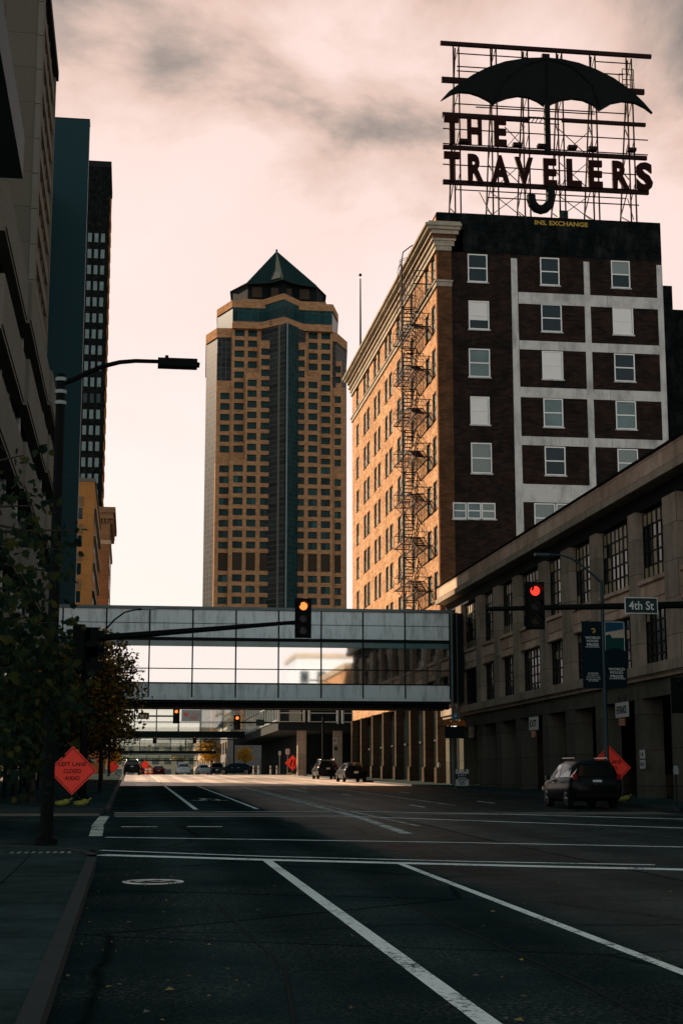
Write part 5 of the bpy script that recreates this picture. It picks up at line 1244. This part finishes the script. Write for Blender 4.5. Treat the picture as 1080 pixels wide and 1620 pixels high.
# ------------------------------------------------------------------ parking meters, bollards, small post signs
def post_sign(px, py, Y, w, h, label, mat='plate_white', txt=None):
    q = fY(px, py, Y); g = zg(Y)+.13; o = thing('post_sign', label, 'sign', (q[0], Y, g))
    MB().box(q[0]-.03, q[0]+.03, Y+.02, Y+.08, g, q[2]+h/2).build('post', 'galv', o)
    p_ = MB().box(q[0]-w/2, q[0]+w/2, Y-.01, Y+.018, q[2]-h/2, q[2]+h/2).build('plate', mat, o)
    if txt: MB().text(txt, (q[0]-w*.3, Y-.013, q[2]-h*.25), X3, Z3, w*.6, h*.5, .003, .02).build('lettering', 'black_paint', p_)
    return o
post_sign(530, 1172, 160, .42, .62, 'small white sign on a post above the farther parked SUV', 'soft_grey', 'P')
post_sign(531, 1184, 158, .34, .40, 'tiny green grey plate on a post just above the farther parked SUV', 'sign_grey')
post_sign(455, 1189, 166, .45, .6, 'small white sign under the deck just above the merging arrows sign', 'soft_grey')
post_sign(442.5, 1191.5, 168, .28, .42, 'smallest white sign under the deck left of the merging arrows sign', 'soft_grey')
def meter(x, Y, label):
    g = zg(Y)+.13; o = thing('parking_meter', label, 'parking meter', (x, Y, g), 'parking meters along the right kerb')
    MB().tube([(x, Y, g), (x, Y, g+1.1)], .03, 8).build('post', 'dark_metal', o)
    MB().box(x-.08, x+.08, Y-.06, Y+.06, g+1.1, g+1.32).ball((x, Y, g+1.33), .085, 8, 6, (1, .7, 1)).build('meter_head', 'galv', o)
for px, py, lab in ((620, 1233, 'slim parking meter right of the nearer parked hatchback'), (690, 1242, 'slim parking meter left of the white price board')):
    c = at(px, py); meter(c[0]+.2, c[1], lab)
c = at(1066, 1281); meter(c[0]+.1, c[1], 'tall parking meter at the right edge on the pavement near the black SUV')
for i, (px, lab) in enumerate(((401, 'short pale bollard nearest the blue sedan under the deck'), (409, 'short pale bollard second from the blue sedan'), (428, 'short pale bollard midway under the deck'), (438, 'short pale bollard left of the merging arrows sign'), (500, 'short pale bollard right of the round deck column'))):
    q = fY(px, 1215, 175); o = thing('bollard', lab, 'bollard', (q[0], 175, zg(175)+.13), 'bollards under the parking deck'); g = zg(175)+.1
    MB().tube([(q[0], 175, g), (q[0], 175, g+.92), (q[0], 175, g+.98)], [.09, .09, .05], 10).build('post', 'plate_white', o); MB().tube([(q[0], 175, g+.6), (q[0], 175, g+.75)], .094, 10).build('band', 'amber_cloth', o)
for i, (px, Y, lab) in enumerate(((233, 196, 'orange traffic barrel right of the far black SUV'), (239, 200, 'orange traffic barrel beside the first barrel, nearer the red cars'))):
    q = fY(px, 1218, Y); g = zg(Y); o = thing('traffic_barrel', lab, 'traffic barrel', (q[0], Y, g), 'orange barrels by the lane closure')
    MB().tube([(q[0], Y, g), (q[0], Y, g+.95)], .28, 14, .22).build('drum', 'barrel_orange', o); MB().tube([(q[0], Y, g+.3), (q[0], Y, g+.45)], .272, 14, .265).tube([(q[0], Y, g+.62), (q[0], Y, g+.76)], .252, 14, .246).build('stripe', 'plate_white', o)
# far signals
def far_mast(px_head, py_head, Y, side, label, xpole, heads, plate=None):
    o = thing('signal_mast', label, 'traffic signal', (xpole, Y, zg(Y)), 'far traffic signals'); zz = fY(*heads[0], Y)[2]
    MB().tube([(xpole, Y, zg(Y)), (xpole, Y, zz+.6)], .13, 8).build('pole', 'black_paint', o)
    xs = [fY(p, q, Y)[0] for p, q in heads]; xe = max(xs) if xpole < xs[0] else min(xs)
    MB().tube([(xpole, Y, zz), (xe, Y, zz)], .08, 8).build('mast_arm', 'black_paint', o)
    for x in xs: signal_head(o, (x, Y-.25, zz), 1.3, 0, lamp='lamp_amber', w=.52)
    if plate:
        x0, x1 = fY(plate[0], 1134, Y)[0], fY(plate[1], 1134, Y)[0]; p_ = MB().box(x0, x1, Y-.2, Y-.15, zz-.3, zz+.3).build('street_name_plate', 'sign_grey', o)
        if plate[2]: MB().text(plate[2], (x0+.15, Y-.21, zz-.16), X3, Z3, x1-x0-.3, .32, .006, .02).build('lettering', 'plate_white', p_)
far_mast(0, 0, 150, -1, 'far signal mast on the left side, amber light before the second footbridge', -2.0, [(279, 1133)], (219, 236, '5th St'))
far_mast(0, 0, 152, 1, 'far signal mast on the right side, amber light below the parking deck', 18.9, [(375, 1143)], (405, 418, ''))
far_mast(0, 0, 265, -1, 'farthest signal mast, two tiny amber lights below the second footbridge', 17.6, [(308, 1170), (245, 1170)])

# ------------------------------------------------------------------ trees
def leaf_cloud(b, c, r, n, size, rnd, flat=1.0, droop=.3):
    for _ in range(n):
        while True:
            p = Vector((rnd.uniform(-1, 1), rnd.uniform(-1, 1), rnd.uniform(-1, 1)))
            if p.length <= 1: break
        p = Vector(c)+Vector((p.x*r, p.y*r, p.z*r*flat)); s = size*rnd.uniform(.55, 1.25)
        d = Vector((rnd.gauss(0, 1), rnd.gauss(0, 1), rnd.gauss(-droop, .6))).normalized(); sd = d.cross(Vector((rnd.gauss(0, 1), rnd.gauss(0, 1), rnd.gauss(0, 1)))).normalized(); nm = d.cross(sd)
        k = len(b.v); t0 = p-d*s*.5; t1 = p+d*s*.5
        b.v += [tuple(t0), tuple(p-d*s*.12+sd*s*.34+nm*s*.06), tuple(t1), tuple(p-d*s*.12-sd*s*.34+nm*s*.06)]
        b.f += [(k, k+1, k+2), (k, k+2, k+3)]
def tree(name, label, base, h, crown_z, rx, rz_, mat, n_cl, per, leaf, seed, trunk_r=.11, group=None, low=None, lean=(0, 0), bias=None):
    rnd = random.Random(seed); bx, by, bz_ = base; o = thing(name, label, 'tree', base, group); tr = MB(); cr_ = MB()
    tr.tube([(bx, by, bz_-.05), (bx+lean[0]*.3, by+lean[1]*.3, bz_+crown_z*.5), (bx+lean[0], by+lean[1], bz_+crown_z), (bx+lean[0]*1.2, by+lean[1]*1.2, bz_+h*.88)], [trunk_r*1.3, trunk_r, trunk_r*.75, trunk_r*.2], 8)
    ctr = Vector((bx+lean[0], by+lean[1], bz_+crown_z))
    for i in range(n_cl):
        a = rnd.uniform(0, 2*PI); ph = math.asin(rnd.uniform(-.92, 1)); rad = rnd.uniform(.45, 1.0)
        p = ctr+Vector((math.cos(a)*math.cos(ph)*rx*rad, math.sin(a)*math.cos(ph)*rx*rad, math.sin(ph)*rz_*rad))
        if bias: p += Vector(bias)*rnd.random()
        st = Vector((bx+lean[0]*.8, by+lean[1]*.8, bz_+crown_z*rnd.uniform(.55, 1.05))); md = st.lerp(p, .5)+Vector((0, 0, .15*rnd.random()))
        tr.tube([st, md, p], [trunk_r*.35, trunk_r*.22, trunk_r*.06], 5)
        leaf_cloud(cr_, p, rnd.uniform(.28, .5)*min(rx, rz_), per, leaf, rnd, .8)
    tr.build('trunk', 'bark', o); cr_.build('crown', mat, o); return o
tree('autumn_tree', 'dark street tree with orange tipped leaves behind the left signal mast', (-2.0, 66, zg(66)+.13), 7.4, 4.4, 2.05, 2.6, 'leaf_autumn', 130, 110, .17, 3, bias=(.35, 0, .1))
tree('street_tree', 'dark green street tree farther along the left pavement behind the orange tipped tree', (-2.3, 82, zg(82)+.13), 6.4, 3.7, 1.7, 2.2, 'leaf_green', 46, 80, .19, 4)
tree('street_tree', 'dark green street tree beside the far black SUV', (-2.0, 112, zg(112)+.13), 6.4, 3.6, 2.3, 2.1, 'leaf_green', 46, 80, .24, 5)
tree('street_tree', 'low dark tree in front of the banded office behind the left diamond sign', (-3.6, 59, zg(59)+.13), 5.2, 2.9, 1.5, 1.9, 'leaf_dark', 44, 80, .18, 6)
tree('yellow_tree', 'bright yellow autumn tree under the third footbridge', (16.7, 322, zg(322)+.1), 8.6, 5.6, 2.7, 2.7, 'leaf_yellow', 46, 60, .42, 8, .2)
tree('yellow_tree', 'smaller golden tree just left of the dark blue sedan roof', (17.9, 243, zg(243)+.1), 4.6, 3.1, 1.4, 1.2, 'leaf_yellow', 30, 60, .25, 9, .1)
for i, (x, Y, hh, lab) in enumerate(((-3.5, 285, 7, 'yellow street tree on the far left pavement beyond the crest'), (-4.2, 345, 8, 'golden street tree farthest along the left pavement'))):
    tree('yellow_tree', lab, (x, Y, zg(Y)+.1), hh, hh*.58, hh*.26, hh*.28, 'leaf_yellow', 30, 50, .4, 30+i, .14)
# near tree whose branches hang into the left of the view
rnd = random.Random(21); NB = (-3.6, 22.4, zg(22.4)+.13)
o = thing('near_tree', 'near dark leafy tree hanging into the left edge in front of the banded office', 'tree', NB)
tr = MB(); lf = MB()
tr.tube([(NB[0], NB[1], NB[2]-.05), (NB[0]+.1, NB[1], NB[2]+2), (NB[0]+.3, NB[1], NB[2]+4.2), (NB[0]+.2, NB[1], NB[2]+6.6)], [.2, .16, .12, .05], 10)
def px3(px, py, Y): return Vector(fY(px, py, Y))
def big_leaf(b, p, d, s):
    """palmate leaf: toothed outline of one curved blade"""
    d = d.normalized(); sd = d.cross(Vector((rnd.gauss(0, 1), rnd.gauss(0, 1), rnd.gauss(0, 1)))).normalized(); nm = d.cross(sd)
    out = [(0, 0), (.22, .10), (.42, .08), (.36, .28), (.50, .42), (.28, .55), (.26, .78), (.10, .74), (0, 1.0), (-.10, .74), (-.26, .78), (-.28, .55), (-.50, .42), (-.36, .28), (-.42, .08), (-.22, .10)]
    k = len(b.v); c = p+d*s*.4; b.v.append(tuple(c-nm*s*.06))
    for x, y in out: b.v.append(tuple(p+sd*(x*s)+d*(y*s)+nm*(s*.12*(abs(x)*1.5))))
    n = len(out); b.f += [(k, k+1+i, k+1+(i+1) % n) for i in range(n)]
targets = [((38, 720), 21.5, 10), ((15, 790), 21, 16), ((55, 800), 22.3, 20), ((70, 845), 22.6, 20), ((30, 850), 21.2, 24), ((100, 870), 23.2, 8), ((118, 838), 23.4, 3), ((85, 905), 22.8, 22), ((20, 915), 21.0, 26), ((55, 930), 22, 28), ((10, 960), 20.6, 20), ((50, 975), 21.6, 26), ((85, 985), 23, 22), ((25, 1010), 21, 34),
           ((65, 1030), 22, 36), ((95, 1050), 23, 24), ((15, 1055), 20.6, 36), ((40, 1085), 21.4, 46), ((80, 1095), 22.6, 44), ((110, 1090), 23.4, 30), ((20, 1120), 20.8, 44), ((60, 1135), 22, 48), ((105, 1135), 23, 34), ((30, 1165), 21.2, 40), ((75, 1170), 22, 34), ((8, 1190), 20.4, 30), ((50, 1195), 21.5, 20), ((115, 1160), 23.4, 14), ((130, 1120), 24, 14), ((140, 1150), 24, 6), ((-20, 1060), 20, 50), ((-20, 950), 20, 40), ((-30, 1150), 20, 40), ((-25, 850), 20.4, 24)]
targets += [((q, w), 21+R.random()*2, 34) for q, w in ((10, 1015), (35, 1050), (60, 1070), (25, 1090), (50, 1110), (90, 1110), (15, 1145), (45, 1150), (85, 1150), (100, 1190), (20, 1215), (60, 1175), (5, 1080), (75, 1060))]
targets = [q for q in targets if not (q[0][1] > 1125 and q[0][0] > 58)]
for (pp_, Y, n) in targets:
    p = px3(*pp_, Y); hz_ = NB[2]+max(1.6, min(5.6, p.z-NB[2]-.3+rnd.uniform(-.5, .3))); s0 = Vector((NB[0]+.2, NB[1], hz_)); md = s0.lerp(p, .55)+Vector((0, 0, .18))
    tr.tube([s0, md, p], [.045, .028, .008], 5)
    for _ in range(int(n*1.5)):
        q = p+Vector((rnd.gauss(0, .18), rnd.gauss(0, .3), rnd.gauss(0, .19))); d = Vector((rnd.gauss(.2, .6), rnd.gauss(0, .6), rnd.gauss(-.9, .5)))
        big_leaf(lf, q, d, rnd.uniform(.09, .17))
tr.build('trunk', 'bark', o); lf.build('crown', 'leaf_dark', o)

# ------------------------------------------------------------------ sky, sun, camera
W = bpy.data.worlds.new('World'); S.world = W; W.use_nodes = True; t = W.node_tree; t.nodes.clear()
out = t.nodes.new('ShaderNodeOutputWorld'); bg = t.nodes.new('ShaderNodeBackground'); bg.inputs[1].default_value = .1; t.links.new(bg.outputs[0], out.inputs[0])
sky = t.nodes.new('ShaderNodeTexSky'); sky.sky_type = 'NISHITA'; sky.sun_disc = False; sky.sun_elevation = SUN_EL; sky.sun_rotation = -SUN_AZ; sky.air_density = 1.2; sky.dust_density = 2.0
tc = t.nodes.new('ShaderNodeTexCoord'); sep = t.nodes.new('ShaderNodeSeparateXYZ'); t.links.new(tc.outputs['Generated'], sep.inputs[0])
def wm(op, a, b=None, clamp=False):
    n = t.nodes.new('ShaderNodeMath'); n.operation = op; n.use_clamp = clamp
    for i, v in enumerate((a, b)):
        if v is None: continue
        if isinstance(v, (int, float)): n.inputs[i].default_value = v
        else: t.links.new(v, n.inputs[i])
    return n.outputs[0]
def wnoise(sc, detail, rough, scale3, dist=.4, loc=(0, 0, 0)):
    mp = t.nodes.new('ShaderNodeMapping'); mp.inputs['Scale'].default_value = scale3; mp.inputs['Location'].default_value = loc; t.links.new(tc.outputs['Generated'], mp.inputs[0])
    n = t.nodes.new('ShaderNodeTexNoise'); n.inputs['Scale'].default_value = sc; n.inputs['Detail'].default_value = detail; n.inputs['Roughness'].default_value = rough; n.inputs['Distortion'].default_value = dist
    t.links.new(mp.outputs[0], n.inputs['Vector']); return n.outputs['Fac']
n1 = wnoise(4.6, 8, .56, (1, 1, 1.7), .35, (.3, .1, 0)); n2 = wnoise(2.2, 3, .5, (1, 1, 2.4), .2, (1.7, 0, .6))
e = wm('ADD', sep.outputs[2], wm('MULTIPLY', wm('SUBTRACT', n1, .5), .40)); e = wm('ADD', e, wm('MULTIPLY', wm('SUBTRACT', n2, .5), .14))
e = wm('ADD', e, wm('MULTIPLY', wm('SUBTRACT', sep.outputs[0], .16), .18))
rp = t.nodes.new('ShaderNodeValToRGB'); t.links.new(e, rp.inputs[0]); els = rp.color_ramp.elements
ST = [(0, (1.05, .90, .84)), (.18, (1.04, .88, .82)), (.28, (1.03, .82, .755)), (.38, (1.02, .765, .68)), (.427, (.82, .57, .46)), (.463, (.42, .32, .26)), (.50, (.12, .12, .11)), (.60, (.035, .105, .115)), (1.0, (.012, .095, .115))]
while len(els) < len(ST): els.new(.5)
for el, (p, c) in zip(els, ST): el.position = p; el.color = (*c, 1)
# the sky behind the camera: a bright band low down, deep blue-green cloud above
rb = t.nodes.new('ShaderNodeValToRGB'); t.links.new(wm('ADD', sep.outputs[2], wm('MULTIPLY', wm('SUBTRACT', n2, .5), .05)), rb.inputs[0]); els = rb.color_ramp.elements
SB = [(0, (1.2, 1.05, 1.0)), (.13, (1.15, 1.0, .95)), (.22, (1.0, .98, .95)), (.45, (.55, .62, .62)), (.7, (.07, .22, .24)), (1.0, (.012, .095, .115))]
while len(els) < len(SB): els.new(.5)
for el, (p, c) in zip(els, SB): el.position = p; el.color = (*c, 1)
fm = t.nodes.new('ShaderNodeMapRange'); fm.interpolation_type = 'SMOOTHSTEP'; fm.inputs[1].default_value = -.15; fm.inputs[2].default_value = .35; t.links.new(sep.outputs[1], fm.inputs[0])
def wmix(f, a, b, mode='MIX'):
    m = t.nodes.new('ShaderNodeMix'); m.data_type = 'RGBA'; m.blend_type = mode
    if isinstance(f, (int, float)): m.inputs[0].default_value = f
    else: t.links.new(f, m.inputs[0])
    for i, v in ((6, a), (7, b)):
        if isinstance(v, tuple): m.inputs[i].default_value = (*v, 1)
        else: t.links.new(v, m.inputs[i])
    return m.outputs[2]
cl = wmix(fm.outputs[0], rb.outputs[0], rp.outputs[0])
k = 10.0/(2**EXPO); cl = wmix(1.0, cl, (k, k, k), 'MULTIPLY')
t.links.new(wmix(.06, cl, sky.outputs[0]), bg.inputs[0])
sl = bpy.data.lights.new('Sun', 'SUN'); sl.energy = 4.8; sl.angle = math.radians(.6); sl.color = (1.0, .75, .53)
so = bpy.data.objects.new('Sun', sl); COL.objects.link(so); so.location = (-30, 40, 80)
dv = Vector((-math.sin(SUN_AZ)*math.cos(SUN_EL), math.cos(SUN_AZ)*math.cos(SUN_EL), math.sin(SUN_EL)))
so.rotation_euler = dv.to_track_quat('Z', 'Y').to_euler()
cd = bpy.data.cameras.new('Camera'); cam = bpy.data.objects.new('Camera', cd); COL.objects.link(cam); S.camera = cam
cd.sensor_fit = 'VERTICAL'; cd.sensor_height = 36; cd.lens = 36*CF/1620; cd.clip_start = .1; cd.clip_end = 6000
cam.matrix_world = Matrix(((RT[0], UP[0], -FW[0], 0), (RT[1], UP[1], -FW[1], 0), (RT[2], UP[2], -FW[2], CH), (0, 0, 0, 1)))
S.render.resolution_x = 682; S.render.resolution_y = 1024
S.render.engine = 'CYCLES'
S.view_settings.view_transform = 'Standard'; S.view_settings.look = 'None'; S.view_settings.exposure = EXPO; S.view_settings.gamma = 1
S.cycles.max_bounces = 6; S.cycles.transparent_max_bounces = 12; S.cycles.caustics_reflective = False; S.cycles.caustics_refractive = False
S.cycles.sample_clamp_indirect = 4
